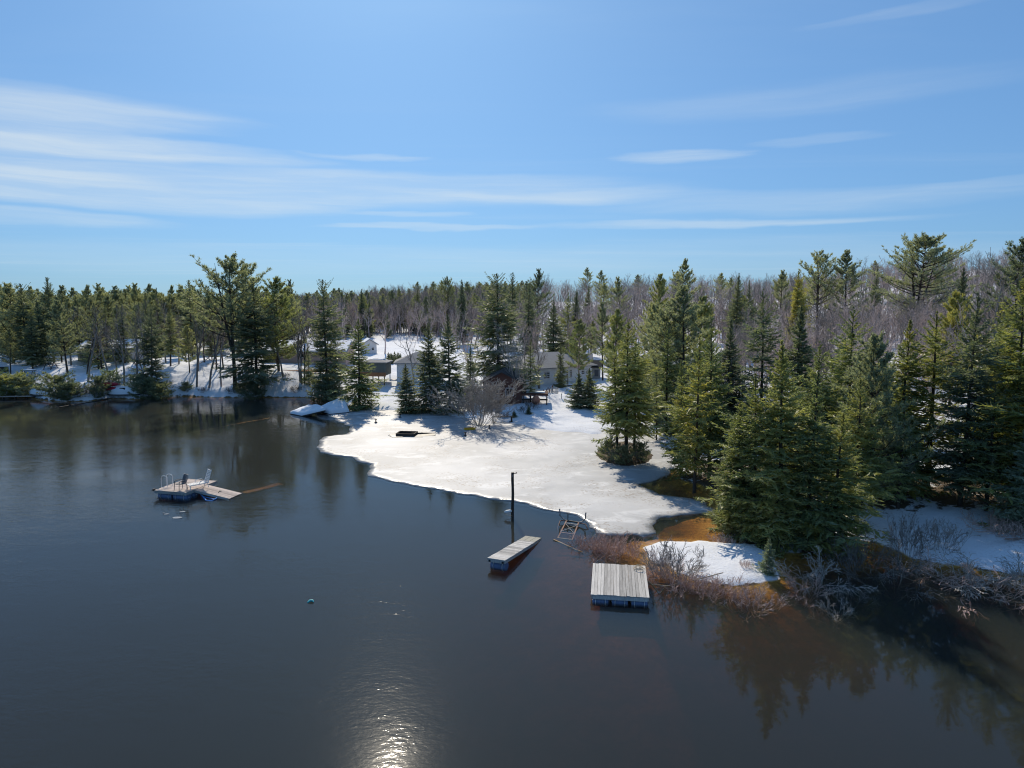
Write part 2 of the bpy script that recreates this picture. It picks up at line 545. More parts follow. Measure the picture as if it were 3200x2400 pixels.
simple('wall_white', (.74, .74, .73), .8, .07, 2, .2)
simple('wall_pink', (.46, .33, .28), .85, .15, 14, .2)
simple('wall_grey', (.36, .355, .35), .8, .12, 4, .2)
simple('wall_greygreen', (.19, .205, .185), .85, .25, 5, .2, stretch=(3, 3, .3))
simple('shingle_grey', (.30, .295, .29), .9, .2, 7, .2)
simple('shingle_dark', (.06, .058, .058), .9, .3, 7, .2)
simple('glass_pane', (.02, .025, .03), .08, .1, 1, .8, bmp=.0)
simple('red_plastic', (.42, .03, .05), .4, .15, 3, .4)
simple('yellow_plastic', (.72, .40, .03), .5, .2, 4, .4)
simple('blue_plastic', (.08, .28, .62), .5, .3, 4, .4)
simple('teal_plastic', (.05, .45, .48), .5, .2, 4, .4)
simple('rope', (.45, .37, .26), .9, .2, 20, .2)
simple('slush', (.16, .145, .125), .35, .6, 5, .5)
simple('boulder', (.42, .20, .13), .85, .5, 4, .2, dirt=(.82, .80, .78))

# ------------------------------------------------------------------ object helpers
def link(o, parent=None):
    COL.objects.link(o)
    if parent is not None: o.parent = parent
    return o


def tag(o, label=None, cat=None, group=None, kind=None):
    if label: o['label'] = label
    if cat: o['category'] = cat
    if group: o['group'] = group
    if kind: o['kind'] = kind
    return o


def empty(name, loc, rz=0.0, label=None, cat=None, group=None):
    o = bpy.data.objects.new(name, None)
    o.empty_display_size = .3
    link(o)
    o.location = loc
    o.rotation_euler = (0, 0, rz)
    return tag(o, label, cat, group)


def np_mesh(name, v, f):
    """mesh of triangles or quads from arrays"""
    me = bpy.data.meshes.new(name)
    v = np.ascontiguousarray(v, np.float32); f = np.ascontiguousarray(f, np.int32)
    k = f.shape[1]
    me.vertices.add(len(v)); me.vertices.foreach_set('co', v.ravel())
    me.loops.add(f.size); me.loops.foreach_set('vertex_index', f.ravel())
    me.polygons.add(len(f))
    me.polygons.foreach_set('loop_start', np.arange(0, f.size, k, dtype=np.int32))
    me.polygons.foreach_set('loop_total', np.full(len(f), k, np.int32))
    me.update(calc_edges=True)
    return me


class MB:
    """collects shapes and links them as one mesh object"""
    def __init__(self):
        self.v, self.f, self.sm = [], [], []

    def add(self, vs, fs, smooth=False):
        b = len(self.v)
        self.v += [tuple(p) for p in vs]
        self.f += [tuple(i + b for i in q) for q in fs]
        self.sm += [smooth] * len(fs)
        return self

    def box(self, c, s, rz=0.0, m=None):
        x, y, z = s[0] / 2, s[1] / 2, s[2] / 2
        vs = [Vector(p) for p in ((-x, -y, -z), (x, -y, -z), (x, y, -z), (-x, y, -z), (-x, -y, z), (x, -y, z), (x, y, z), (-x, y, z))]
        M = m if m is not None else Matrix.Rotation(rz, 3, 'Z')
        vs = [M @ p + Vector(c) for p in vs]
        return self.add(vs, [(0, 3, 2, 1), (4, 5, 6, 7), (0, 1, 5, 4), (1, 2, 6, 5), (2, 3, 7, 6), (3, 0, 4, 7)])

    def bar(self, a, b, w, h=None):
        """square bar from a to b"""
        a, b = Vector(a), Vector(b)
        d = b - a
        q = d.to_track_quat('Y', 'Z').to_matrix()
        return self.box((a + b) / 2, (w, d.length, h or w), m=q)

    def tube(self, path, rad, n=8, cap=True):
        path = [Vector(p) for p in path]
        rad = rad if isinstance(rad, (list, tuple)) else [rad] * len(path)
        vs, fs = [], []
        for i, p in enumerate(path):
            d = (path[min(i + 1, len(path) - 1)] - path[max(i - 1, 0)]).normalized()
            sd = d.cross(Vector((1, .2, 0)) if abs(d.z) > .8 else Vector((0, 0, 1))).normalized()
            nd = sd.cross(d)
            for k in range(n):
                a = 2 * math.pi * k / n
                vs.append(p + (sd * math.cos(a) + nd * math.sin(a)) * rad[i])
        for i in range(len(path) - 1):
            for k in range(n):
                fs.append((i * n + k, i * n + (k + 1) % n, (i + 1) * n + (k + 1) % n, (i + 1) * n + k))
        self.add(vs, fs, True)
        if cap:
            b = len(path) - 1
            self.add([vs[k] for k in range(n)], [tuple(reversed(range(n)))])
            self.add([vs[b * n + k] for k in range(n)], [tuple(range(n))])
        return self

    def build(self, name, m, parent=None, bevel=0.0):
        me = bpy.data.meshes.new(name)
        me.from_pydata(self.v, [], self.f)
        me.polygons.foreach_set('use_smooth', self.sm)
        me.materials.append(MATS[m])
        me.update()
        o = link(bpy.data.objects.new(name, me), parent)
        if bevel:
            bv = o.modifiers.new('bevel', 'BEVEL'); bv.width = bevel; bv.segments = 1; bv.limit_method = 'ANGLE'
        return o


# ------------------------------------------------------------------ setting: ground, water, ice
def build_ground():
    def spaced(a, b, near, step, far, mx):
        out = [near[0]]
        while out[-1] < near[1]: out.append(out[-1] + step)
        s = step
        while out[-1] < b: s = min(s * far, mx); out.append(out[-1] + s)
        s = step
        while out[0] > a: s = min(s * far, mx); out.insert(0, out[0] - s)
        return np.array(out)
    xs = spaced(-2500, 2500, (-75, 48), .42, 1.12, 220)
    ys = spaced(4, 3800, (24, 112), .38, 1.09, 200)
    X, Y = np.meshgrid(xs, ys)
    x, y = X.ravel(), Y.ravel()
    h, sn, s = terrain(x, y)
    nx, ny = len(xs), len(ys)
    i = np.arange(nx * ny).reshape(ny, nx)
    f = np.stack([i[:-1, :-1], i[:-1, 1:], i[1:, 1:], i[1:, :-1]], -1).reshape(-1, 4)
    me = np_mesh('ground', np.stack([x, y, h], 1), f)
    a = me.attributes.new('snow', 'FLOAT', 'POINT')
    a.data.foreach_set('value', sn.astype(np.float32))
    me.polygons.foreach_set('use_smooth', np.ones(len(f), bool))
    me.materials.append(MATS['snow_ground'])
    tag(link(bpy.data.objects.new('ground', me)), kind='structure')


build_ground()
wm = MB().box((0, 900, -4.0), (5000, 2000, 8.0))
tag(wm.build('lake_water', 'lake_water'), kind='structure')

ICE = [(700, 893), (722, 905), (740, 915), (753, 922), (756, 930), (747, 938), (722, 941), (704, 944), (688, 954), (682, 965), (690, 978),
       (715, 982), (742, 986), (770, 993), (797, 1004), (801, 1014), (792, 1022), (800, 1030), (850, 1042), (893, 1050), (930, 1054),
       (965, 1064), (1000, 1069), (1037, 1075.6), (1070, 1080), (1104, 1083), (1127, 1085), (1157, 1095.6), (1199, 1107), (1225, 1110),
       (1249, 1114), (1262, 1125), (1267, 1140), (1287, 1153), (1317, 1158), (1349, 1158), (1364, 1153), (1392, 1162), (1424, 1153),
       (1413, 1136), (1427, 1119), (1449, 1118), (1472, 1113), (1512, 1113), (1545, 1108), (1530, 1086), (1482, 1076), (1427, 1068),
       (1394, 1056), (1378, 1047), (1404, 1040), (1440, 1030), (1452, 1018), (1480, 985), (1440, 940), (1320, 905), (1200, 900),
       (1080, 880), (960, 878), (860, 876), (760, 874), (716, 884)]


def build_ice():
    pts = [P(a, b) for a, b in ICE]
    rim = []
    for k in range(len(pts)):
        a, b = pts[k], pts[(k + 1) % len(pts)]
        n = max(1, int((b - a).length / .22))
        for j in range(n):
            p = a.lerp(b, j / n)
            w = float(fbm(np.array([p.x]), np.array([p.y]), .9, 8, 4)[0]) * .45
            d = (b - a).normalized()
            rim.append(Vector((p.x - d.y * w, p.y + d.x * w, 0)))
    from mathutils.geometry import delaunay_2d_cdt
    pg = np.array([(p.x, p.y) for p in rim])
    lo, hi = pg.min(0), pg.max(0)
    gx, gy = np.meshgrid(np.arange(lo[0], hi[0], .42), np.arange(lo[1], hi[1], .42))
    g = np.random.default_rng(3)
    q = np.stack([gx.ravel(), gy.ravel()], 1) + g.uniform(-.12, .12, (gx.size, 2))
    q = q[sdist(q, pg) > .22]
    n = len(rim)
    ov, oe, of, _, _, _ = delaunay_2d_cdt([Vector(p) for p in pg] + [Vector(p) for p in q], [], [list(range(n))], 1, 1e-5)
    co = np.array([(v[0], v[1]) for v in ov])
    ed = np.maximum(sdist(co, pg), 0)
    ed[:n] = 0
    rel = fbm(co[:, 0], co[:, 1], .5, 17, 4) * .05 + fbm(co[:, 0], co[:, 1], 2.0, 4, 2) * .02
    z = .022 + .04 * (1 - np.exp(-ed / .6)) + rel * np.clip(ed / .8, 0, 1)
    m = MB()
    m.add([(*c, zz) for c, zz in zip(co, z)], [tuple(f) for f in of], True)
    nv = len(co)
    bnd = {}
    for f in of:
        for k in range(len(f)):
            a, b = f[k], f[(k + 1) % len(f)]
            if (b, a) in bnd: bnd.pop((b, a))
            else: bnd[(a, b)] = 1
    rimv = sorted({a for e in bnd for a in e})
    mp = {a: nv + k for k, a in enumerate(rimv)}
    m.v += [(*co[a], -.16) for a in rimv]
    m.f += [(b, a, mp[a], mp[b]) for a, b in bnd]
    m.sm += [False] * len(bnd)
    o = m.build('ice', 'lake_ice')
    at = o.data.attributes.new('edge', 'FLOAT', 'POINT')
    at.data.foreach_set('value', np.concatenate([ed, np.zeros(len(rimv))]).astype(np.float32))
    tag(o, kind='structure')


build_ice()

# ------------------------------------------------------------------ tree makers
UP = np.array((0, 0, 1.0))


def nrm(a):
    return a / (np.linalg.norm(a, axis=-1, keepdims=True) + 1e-9)


def blade_tris(b, d, ln, w, rng):
    """thin triangles from b along d"""
    s = nrm(np.cross(d, nrm(rng.normal(size=d.shape)))) * (w * .5)[:, None]
    return np.stack([b - s, b + s, b + d * ln[:, None]], 1).reshape(-1, 3)


def blade_quads(b, d, ln, w, rng, flat=0.0):
    s = nrm(np.cross(d, nrm(rng.normal(size=d.shape) * (1 - flat) + UP * flat))) * (w * .5)[:, None]
    mid = b + d * (ln * .42)[:, None]
    return np.stack([b, mid + s, b + d * ln[:, None], mid - s], 1).reshape(-1, 3)


def tubes(paths, rads, n=3):
    """paths (N,K,3), rads (N,K) -> verts, quads"""
    N, K, _ = paths.shape
    t = np.gradient(paths, axis=1); t = nrm(t)
    ref = np.where(np.abs(t[..., 2:3]) > .9, np.array((1.0, 0, 0)), UP)
    a = nrm(np.cross(t, ref)); b = np.cross(t, a)
    an = np.arange(n) * 2 * math.pi / n
    ring = paths[:, :, None] + rads[:, :, None, None] * (a[:, :, None] * np.cos(an)[None, None, :, None] + b[:, :, None] * np.sin(an)[None, None, :, None])
    v = ring.reshape(-1, 3)
    i = np.arange(N * K * n).reshape(N, K, n)
    j = np.roll(i, -1, axis=2)
    f = np.stack([i[:, :-1], j[:, :-1], j[:, 1:], i[:, 1:]], -1).reshape(-1, 4)
    return v, f


def joinq(parts):
    vs, fs, o = [], [], 0
    for v, f in parts:
        vs.append(v); fs.append(f + o); o += len(v)
    return np.vstack(vs), np.vstack(fs)


def quads_of(v):
    return v, np.arange(len(v)).reshape(-1, 4)


def tris_to_mesh(name, v):
    return np_mesh(name, v, np.arange(len(v)).reshape(-1, 3))


def spruce(seed, H=10.0, RM=2.1, z0=.06, whorls=36, per=7, droop=.35, gap=.0, tw=9, pw=1.0, dens=7, lean=0.0):
    """conical evergreen: whorls of drooping boughs carrying flat sprays"""
    g = np.random.default_rng(seed)
    zs, azs, Ls = [], [], []
    for k in range(whorls):
        u = k / (whorls - 1)
        z = H * (z0 + (1 - z0) * u ** .93) * .985
        prof = (1 - u) ** pw + .02
        if u < .12: prof *= .72 + u * 2.2
        n = max(3, int(round(per * (1 - .35 * u))))
        a0 = g.uniform(0, 6.28)
        for j in range(n):
            if g.random() < gap * (1.25 - u): continue
            zs.append(z + g.normal(0, .09)); azs.append(a0 + j * 6.283 / n + g.normal(0, .25))
            Ls.append(RM * prof * np.clip(g.normal(1, .27), .35, 1.6))
    zs, azs, Ls = map(np.array, (zs, azs, Ls))
    u = zs / H
    N = len(zs)
    ph = g.uniform(0, 6.28, 3)                         # lopsided crown, thin sectors
    Ls = Ls * (1 + .20 * np.sin(azs + ph[0]) + .16 * np.sin(2 * azs + u * 5 + ph[1]) + .12 * np.sin(u * 17 + ph[2]))
    out = np.stack([np.cos(azs), np.sin(azs), np.zeros(N)], 1)
    fine = np.clip((1 - u) * 3.2, .16, 1.0)               # smaller sprays near the top
    rise = np.interp(u, [0, .35, .7, 1], [-.18 - droop, -droop * .7, .10, 1.3]) + g.normal(0, .09, N)
    curl = np.interp(u, [0, .6, 1], [.42 * droop + .12, .25, .1])
    wob = g.normal(0, .10, N)
    side0 = np.cross(out, UP)

    def pt(t):                                         # t (N,M)
        return (np.array((0, 0, 1.0)) * zs[:, None, None] + out[:, None] * (Ls[:, None] * t)[..., None]
                + side0[:, None] * (Ls[:, None] * wob[:, None] * t ** 2)[..., None]
                + UP * (Ls[:, None] * (rise[:, None] * t + curl[:, None] * t ** 2))[..., None])
    tt = np.linspace(0, 1, 5)[None].repeat(N, 0)
    path = pt(tt)
    rad = (.006 + .011 * Ls[:, None]) * (1 - .85 * tt)
    wood = tubes(path, rad)
    # twigs on both sides of each bough
    M = tw
    t = np.clip(np.linspace(.14, .97, M)[None] + g.normal(0, .03, (N, M)), .08, 1)
    B = pt(t); T = nrm(pt(t + .03) - pt(t - .03))
    sd = nrm(np.cross(T, UP))
    bs, ds, ls = [], [], []
    for sgn in (-1, 1):
        ang = g.uniform(.65, 1.15, (N, M))[..., None]
        d = nrm(T * np.cos(ang) + sgn * sd * np.sin(ang) + UP * g.normal(-.16, .16, (N, M))[..., None])
        bs.append(B.reshape(-1, 3)); ds.append(d.reshape(-1, 3))
        ls.append(((Ls[:, None] * .44 * (1.1 - t) ** .7 + .13) * fine[:, None] * g.uniform(.6, 1.3, (N, M))).ravel())
    tip = pt(np.full((N, 1), .9))[:, 0]; td = nrm(pt(np.full((N, 1), 1.0))[:, 0] - tip)
    bs.append(tip); ds.append(td); ls.append(.24 * fine)
    b, d, l = np.vstack(bs), np.vstack(ds), np.concatenate(ls)
    tri = []
    q = blade_quads(b, d, l, l * .20 + .03, g, .75).reshape(-1, 4, 3)
    tri.append(np.stack([q[:, 0], q[:, 1], q[:, 2], q[:, 0], q[:, 2], q[:, 3]], 1).reshape(-1, 3))
    sd = nrm(np.cross(d, UP))
    for k in range(dens):
        s = (k + g.uniform(0, 1, len(b))) / dens
        sg = np.where(g.random(len(b)) < .5, -1, 1)[:, None]
        bd = nrm(d * g.uniform(.4, .9, (len(b), 1)) + sg * sd * g.uniform(.3, .9, (len(b), 1)) + g.normal(0, .28, d.shape))
        tri.append(blade_tris(b + d * (l * s)[:, None], bd, (.05 + .42 * l) * (1.1 - .5 * s) * g.uniform(.6, 1.2, len(b)), np.full(len(b), .052), g))
    # leader
    crown = np.vstack(tri)
    tz = np.linspace(0, 1, 10)
    tp = np.stack([.05 * np.sin(tz * 5 + seed) * tz, .05 * np.cos(tz * 4 + seed) * tz, tz * H], 1)[None]
    tr = (.0135 * H * (1 - tz) ** .9 + .012)[None]
    trunk = tubes(tp, tr, 8)
    nd = 26                                            # dead sticks on the lower trunk
    az = g.uniform(0, 6.28, nd); dz = g.uniform(.04, .34, nd) * H; dl = g.uniform(.3, .8, nd) * RM * .8
    dt = np.linspace(0, 1, 3)[None, :, None]
    dp = np.stack([np.cos(az), np.sin(az), g.uniform(-.5, .1, nd)], 1)[:, None] * dt * dl[:, None, None] + UP * dz[:, None, None]
    sticks = tubes(dp, np.linspace(.014, .004, 3)[None].repeat(nd, 0))
    wv, wf = joinq([trunk, wood, sticks])
    return np_mesh('trunk', wv, wf), tris_to_mesh('crown', crown)


def pine(seed, H=14.0, RM=3.4, z0=.35, whorls=15, per=5, up=.35, flat=.5, tuft=10, pw=.85, stems=1, sub=11, toprise=.95):
    """white pine: few long rising limbs, plumes of long needles at their ends"""
    g = np.random.default_rng(seed)
    zs, azs, Ls = [], [], []
    for k in range(whorls):
        u = k / (whorls - 1)
        z = H * (z0 + (.97 - z0) * u)
        prof = np.clip(1.15 * (1 - u) ** pw, .10, 1) * (.62 + .38 * math.sin(min(1, u * 3 + .35) * 1.57))
        a0 = g.uniform(0, 6.28)
        n = max(3, int(per + g.integers(-1, 2)))
        for j in range(n):
            if g.random() < .12: continue
            zs.append(z + g.normal(0, .16)); azs.append(a0 + j * 6.283 / n + g.normal(0, .3))
            Ls.append(RM * prof * np.clip(g.normal(1, .28), .4, 1.5))
    zs, azs, Ls = map(np.array, (zs, azs, Ls))
    N = len(zs); u = zs / H
    out = np.stack([np.cos(azs), np.sin(azs), np.zeros(N)], 1)
    side0 = np.cross(out, UP)
    rise = np.interp(u, [0, .5, 1], [-.05, up * .45, toprise]) + g.normal(0, .12, N)
    curl = np.interp(u, [0, 1], [up, .25]) * g.uniform(.6, 1.3, N)
    wob = g.normal(0, .18, N)

    def pt(t):
        return (UP * zs[:, None, None] + out[:, None] * (Ls[:, None] * t)[..., None] + side0[:, None] * (Ls[:, None] * wob[:, None] * t ** 2)[..., None]
                + UP * (Ls[:, None] * (rise[:, None] * t + curl[:, None] * t ** 2.2))[..., None])
    tt = np.linspace(0, 1, 6)[None].repeat(N, 0)
    wood = [tubes(pt(tt), (.012 + .016 * Ls[:, None]) * (1 - .85 * tt))]
    M = sub
    t = np.clip(np.linspace(.22, 1.0, M)[None] + g.normal(0, .04, (N, M)), .2, 1)
    B = pt(t); T = nrm(pt(t + .03) - pt(t - .03)); sd = nrm(np.cross(T, UP))
    sgn = np.where(g.random((N, M)) < .5, -1, 1)[..., None]
    d = nrm(T * .75 + sgn * sd * g.uniform(.2, .95, (N, M, 1)) + UP * g.uniform(-.05, .75, (N, M, 1)) * (1.1 - flat))
    sl = (Ls[:, None] * .30 * (1.25 - t) + .30 * np.clip(Ls / RM * 2.2, .3, 1)[:, None]) * g.uniform(.6, 1.25, (N, M))
    E = B + d * sl[..., None]
    b, d, l, e = B.reshape(-1, 3), d.reshape(-1, 3), sl.ravel(), E.reshape(-1, 3)
    st = np.linspace(0, 1, 3)[None, :, None]
    wood.append(tubes(b[:, None] + (e - b)[:, None] * st, np.linspace(.013, .005, 3)[None].repeat(len(b), 0)))
    tri = []
    K = 4                                             # tufts along each shoot
    for k in range(K):
        c = b + d * (l * (.35 + .65 * (k + g.uniform(0, 1, len(b))) / K))[:, None] + g.normal(0, .07, b.shape)
        for j in range(tuft):
            bd = nrm(d * .55 + UP * .35 + g.normal(0, .55, d.shape))
            tri.append(blade_tris(c, bd, g.uniform(.20, .40, len(c)) * np.clip(l * 2.4, .45, 1), np.full(len(c), .055), g))
    crown = np.vstack(tri)
    tz = np.linspace(0, 1, 12)
    bend = g.normal(0, .25, 2)
    tp = np.stack([bend[0] * np.sin(tz * 3) * tz, bend[1] * np.sin(tz * 2.5) * tz, tz * H * .985], 1)[None]
    wood.append(tubes(tp, (.0135 * H * (1 - tz) ** .8 + .015)[None], 8))
    if stems > 1:                                      # forked top
        for s in range(stems - 1):
            a = g.uniform(0, 6.28); o = np.array((math.cos(a), math.sin(a), 0))
            sp_ = tp[0, 3] + (tz ** .8)[:, None] * o * RM * .33 + UP * (tz * H * .68)[:, None]
            wood.append(tubes(sp_[None], (.009 * H * (1 - tz) ** .8 + .012)[None], 6))
    wv, wf = joinq(wood)
    return np_mesh('trunk', wv, wf), tris_to_mesh('crown', crown)


def bare(seed, H=11.0, spread=.5, stems=1, levels=5, thin=1.0, kids=(5, 5, 4, 4, 3), first=.3, tropism=.35, tmin=.008, base=.18):
    """leafless tree or shrub by repeated forking; returns trunk mesh, crown mesh"""
    g = np.random.default_rng(seed)
    K = 5
    gen = []                                          # per level: paths, radii
    p0 = np.zeros((stems, 3)); d0 = np.zeros((stems, 3))
    for s in range(stems):
        a = s * 6.283 / stems + g.uniform(-.6, .6)
        o = np.array((math.cos(a), math.sin(a), 0))
        p0[s] = o * (.05 + base * g.random()) * (stems > 1)
        d0[s] = UP + o * (g.uniform(.08, spread) if stems > 1 else g.uniform(0, .08))
    d = nrm(d0)
    ln = H * (.62 if stems == 1 else .60) * g.uniform(.75, 1.1, stems)
    r = np.full(stems, .0115 * H * thin / math.sqrt(stems) * (1.25 if stems > 1 else 1))
    p = p0
    for lv in range(levels):
        n = len(p)
        t = np.linspace(0, 1, K)
        step = ln[:, None] / (K - 1)
        path = np.zeros((n, K, 3)); path[:, 0] = p
        cur = d.copy()
        for k in range(1, K):
            cur = nrm(cur + g.normal(0, .10 + .04 * lv, cur.shape) + UP * tropism * .12)
            path[:, k] = path[:, k - 1] + cur * step
        rr = np.maximum(r[:, None] * (1 - .62 * t), tmin * .8)
        gen.append((path, rr))
        if lv == levels - 1: break
        m = kids[min(lv, len(kids) - 1)]
        lo = first if lv == 0 else .22
        tk = np.clip(np.linspace(lo, 1.0, m)[None] + g.normal(0, .05, (n, m)), .1, 1) if m > 1 else np.ones((n, 1))
        idx = tk * (K - 1); i0 = np.minimum(idx.astype(int), K - 2); fr = (idx - i0)[..., None]
        ar = np.arange(n)[:, None]
        q = path[ar, i0] * (1 - fr) + path[ar, i0 + 1] * fr
        tang = nrm(path[ar, i0 + 1] - path[ar, i0])
        sd = nrm(np.cross(tang, nrm(g.normal(size=tang.shape))))
        ang = g.uniform(.35, .95, (n, m, 1)) * (.75 if stems > 1 else 1)
        nd = nrm(tang * np.cos(ang) + sd * np.sin(ang) + UP * tropism * .35)
        nl = ln[:, None] * (.62 if lv else .55) * (1.15 - .55 * tk) * g.uniform(.7, 1.2, (n, m))
        nr = np.maximum(r[:, None] * (1 - .62 * tk) * .62, tmin)
        p, d, ln, r = q.reshape(-1, 3), nd.reshape(-1, 3), nl.ravel(), nr.ravel()
    top = max(float(a[..., 2].max()) for a, b in gen)
    gen = [(a * (H / top), b) for a, b in gen]
    tv = [tubes(*gen[0], n=6)]
    if stems > 1:                                     # root stock that ties the stems together
        b0 = gen[0][0][:, 0]
        k_ = np.linspace(0, 1, 3)[None, :, None]
        hub = np.array((0, 0, -.04 * H / 2))
        tv.append(tubes(hub + (b0 + UP * .03 - hub)[:, None] * k_, np.maximum(gen[0][1][:, :3], .02)))
    tv = joinq(tv)
    cv = joinq([tubes(a, b, n=3) for a, b in gen[1:]])
    return np_mesh('trunk', *tv), np_mesh('crown', *cv)


VAR = {}


def var(key, fn, *a, H=10.0, **k):
    tr, cr = fn(*a, H=H, **k)
    VAR[key] = (tr, cr, H, 0)


var('sp_a', spruce, 1, RM=2.3)
var('sp_b', spruce, 2, RM=2.4, droop=.45, per=6, gap=.10)
var('sp_c', spruce, 3, RM=2.0, droop=.25, whorls=32, per=6, gap=.15)
var('sp_old', spruce, 41, RM=2.5, whorls=28, per=6, gap=.22, z0=.24, droop=.55, pw=.8, tw=10)
var('sp_rough', spruce, 42, RM=2.2, whorls=30, per=5, gap=.18, z0=.10, droop=.2, pw=.7, tw=10)
var('sp_narrow', spruce, 4, RM=1.4, whorls=42, droop=.3, pw=.75)
var('sp_sparse', spruce, 5, RM=2.3, whorls=23, per=6, gap=.34, z0=.20, droop=.45, dens=7)
var('sp_wide', spruce, 6, RM=2.8, whorls=34, per=8, droop=.4, pw=.85, tw=11)
var('sp_thin', spruce, 7, RM=1.5, whorls=34, per=6, gap=.3, z0=.25, droop=.55, pw=.6)
var('hemlock', spruce, 8, H=12.0, RM=2.9, whorls=28, per=7, gap=.15, z0=.12, droop=.3, pw=.65, tw=11)
var('young', spruce, 9, H=4.0, RM=1.35, whorls=22, per=7, tw=7, z0=.03, droop=.3, dens=8)
var('sapling', spruce, 19, H=1.6, RM=.5, whorls=11, per=6, tw=5, z0=.08, droop=.1, dens=6)
var('pine_a', pine, 11, H=14.0)
var('pine_b', pine, 12, H=14.0, RM=4.2, up=.5, whorls=13, z0=.40, stems=2)
var('pine_c', pine, 13, H=14.0, RM=2.8, whorls=18, z0=.25, pw=.75)
var('pine_big', pine, 14, H=17.0, RM=6.2, whorls=17, z0=.30, up=.22, pw=.55, stems=4, sub=17, per=7, toprise=.55)
var('pine_full', pine, 15, H=12.0, RM=3.4, whorls=20, z0=.12, per=6, pw=.7, sub=10)
var('bare_a', bare, 21, H=11.0, tmin=.019, thin=1.25, levels=4, kids=(8, 5, 4))
var('bare_b', bare, 22, H=11.0, tmin=.019, thin=1.25, levels=4, kids=(8, 5, 4), first=.4, tropism=.5)
var('bare_c', bare, 23, H=11.0, tmin=.019, thin=1.3, stems=3, spread=.3, kids=(6, 4, 4), levels=4)
var('bare_slim', bare, 24, H=11.0, thin=1.3, tmin=.016, first=.45, kids=(6, 4, 3), levels=4, tropism=.6)
var('clump', bare, 25, H=5.5, tmin=.013, stems=22, spread=1.0, kids=(5, 4, 3, 2), levels=5, tropism=.22, thin=1.2)
var('cedar', pine, 31, H=2.6, RM=1.7, z0=.04, whorls=9, per=7, up=.3, pw=.45, sub=6, tuft=7, toprise=.7)
var('clump_tall', bare, 26, H=10.0, tmin=.010, stems=7, spread=.45, kids=(5, 4, 3, 3), levels=5, tropism=.3)
var('shrub', bare, 27, H=2.0, tmin=.008, stems=22, base=.75, spread=.9, kids=(4, 4, 3), levels=4, tropism=.1, thin=1.3)
var('arch', bare, 28, H=2.6, tmin=.011, stems=12, base=.5, spread=1.6, kids=(5, 4, 3), levels=4, tropism=-.35, thin=1.9)
var('red_brush', bare, 29, H=1.0, tmin=.008, stems=52, base=.95, spread=1.1, kids=(4, 3), levels=3, tropism=.1, thin=1.6)


def plant(kind, name, x, y, z, h, wide, fmat, bmat, label, cat='tree', group=None, rz=None, tilt=(0, 0)):
    tr, cr, H, _ = VAR[kind]
    rz = random.uniform(0, 6.28) if rz is None else rz
    o = empty(name, (x, y, z), 0, label, cat, group)
    k = h / H
    o.scale = (k * wide, k * wide, k)
    tl = random.Random(int(abs(x) * 731 + abs(y) * 97))
    o.rotation_euler = (tilt[0] + tl.gauss(0, .022), tilt[1] + tl.gauss(0, .022), rz)
    for nm, me, mt in (('trunk', tr, bmat), ('crown', cr, fmat)):
        c = bpy.data.objects.new(nm, me)
        link(c, o)
        if not me.materials: me.materials.append(MATS[mt])
        c.material_slots[0].link = 'OBJECT'
        c.material_slots[0].material = MATS[mt]
    return o


NEED = {'d': 'needles_dark', 'g': 'needles_green', 'y': 'needles_yellow', 'b': 'needles_blue', 'p': 'needles_pine',
        'k': 'bark_dark', 'r': 'bark_grey', 'm': 'bark_mauve', 'e': 'bark_red', 'l': 'bark_pale'}


def tree(kind, px, base, top, wide, fm, label, name=None, bm='k', group=None, tilt=(0, 0), cat='tree'):
    """base: picture row of the foot (>= 400) or distance in metres; top: picture row of the top"""
    if base >= 400:
        p = hit(px, base); x, y = p.x, p.y
    else:
        x, y = at_dist(px, base, 2.0)
    z = gz(x, y)
    h = max(.3, z_for(top, y) - z)
    if name is None:
        name = {'s': 'spruce_tree', 'h': 'hemlock_tree', 'p': 'pine_tree', 'b': 'bare_tree', 'c': 'bare_tree', 'y': 'young_spruce'}[kind[0]]
    k = kind[:2]
    if k in ('ba', 'cl'):
        bm = fm
    return plant(kind, name, x, y, max(z, -.2) - .06, h + .06, wide, NEED[fm], NEED[bm], label, cat, group, None, tilt)


# --- trees of the left shore
tree('pine_full', 30, 116, 618, 1.15, 'p', 'broad grey-green pine behind the snow-topped picnic table', bm='k')
tree('hemlock', 62, 113, 612, 1.0, 'd', 'dark round-topped hemlock behind the snow bank of the left shore')
tree('sp_thin', 118, 112, 598, .9, 'd', 'thin spire-topped spruce standing above the left shore pines')
tree('pine_c', 146, 806, 648, .95, 'p', 'leaning pine with orange-brown foot on the left snow bank', tilt=(0, R(-4)))
tree('bare_slim', 190, 826, 655, 1.0, 'r', 'slanting grey trunk leaning left beside the leaning pine', tilt=(0, R(-9)))
tree('sp_c', 205, 110, 655, 1.0, 'd', 'dark slim spruce beside the grey cottage', )
tree('bare_slim', 236, 826, 662, 1.0, 'r', 'bare slim tree above the kayak rack', group='bare trees on the left bank', tilt=(0, R(-5)))
tree('bare_b', 268, 836, 650, .85, 'r', 'forked bare tree in front of the grey cottage window', group='bare trees on the left bank', tilt=(0, R(-6)))
tree('bare_a', 295, 838, 668, .9, 'r', 'bare grey tree beside the snow-covered boat', group='bare trees on the left bank', tilt=(0, R(4)))
tree('hemlock', 328, 846, 662, .85, 'd', 'dark hemlock leaning over the snow-covered boat', bm='r', tilt=(0, R(-3)))
tree('bare_slim', 318, 843, 690, .9, 'l', 'pale slender stem against the dark hemlock', tilt=(0, R(-7)))
tree('bare_b', 452, 838, 640, .9, 'r', 'tall bare tree on the snow slope left of the big pine')
tree('bare_slim', 425, 836, 660, .9, 'r', 'thin bare tree nearest the open gap in the snow slope', tilt=(0, R(-4)))
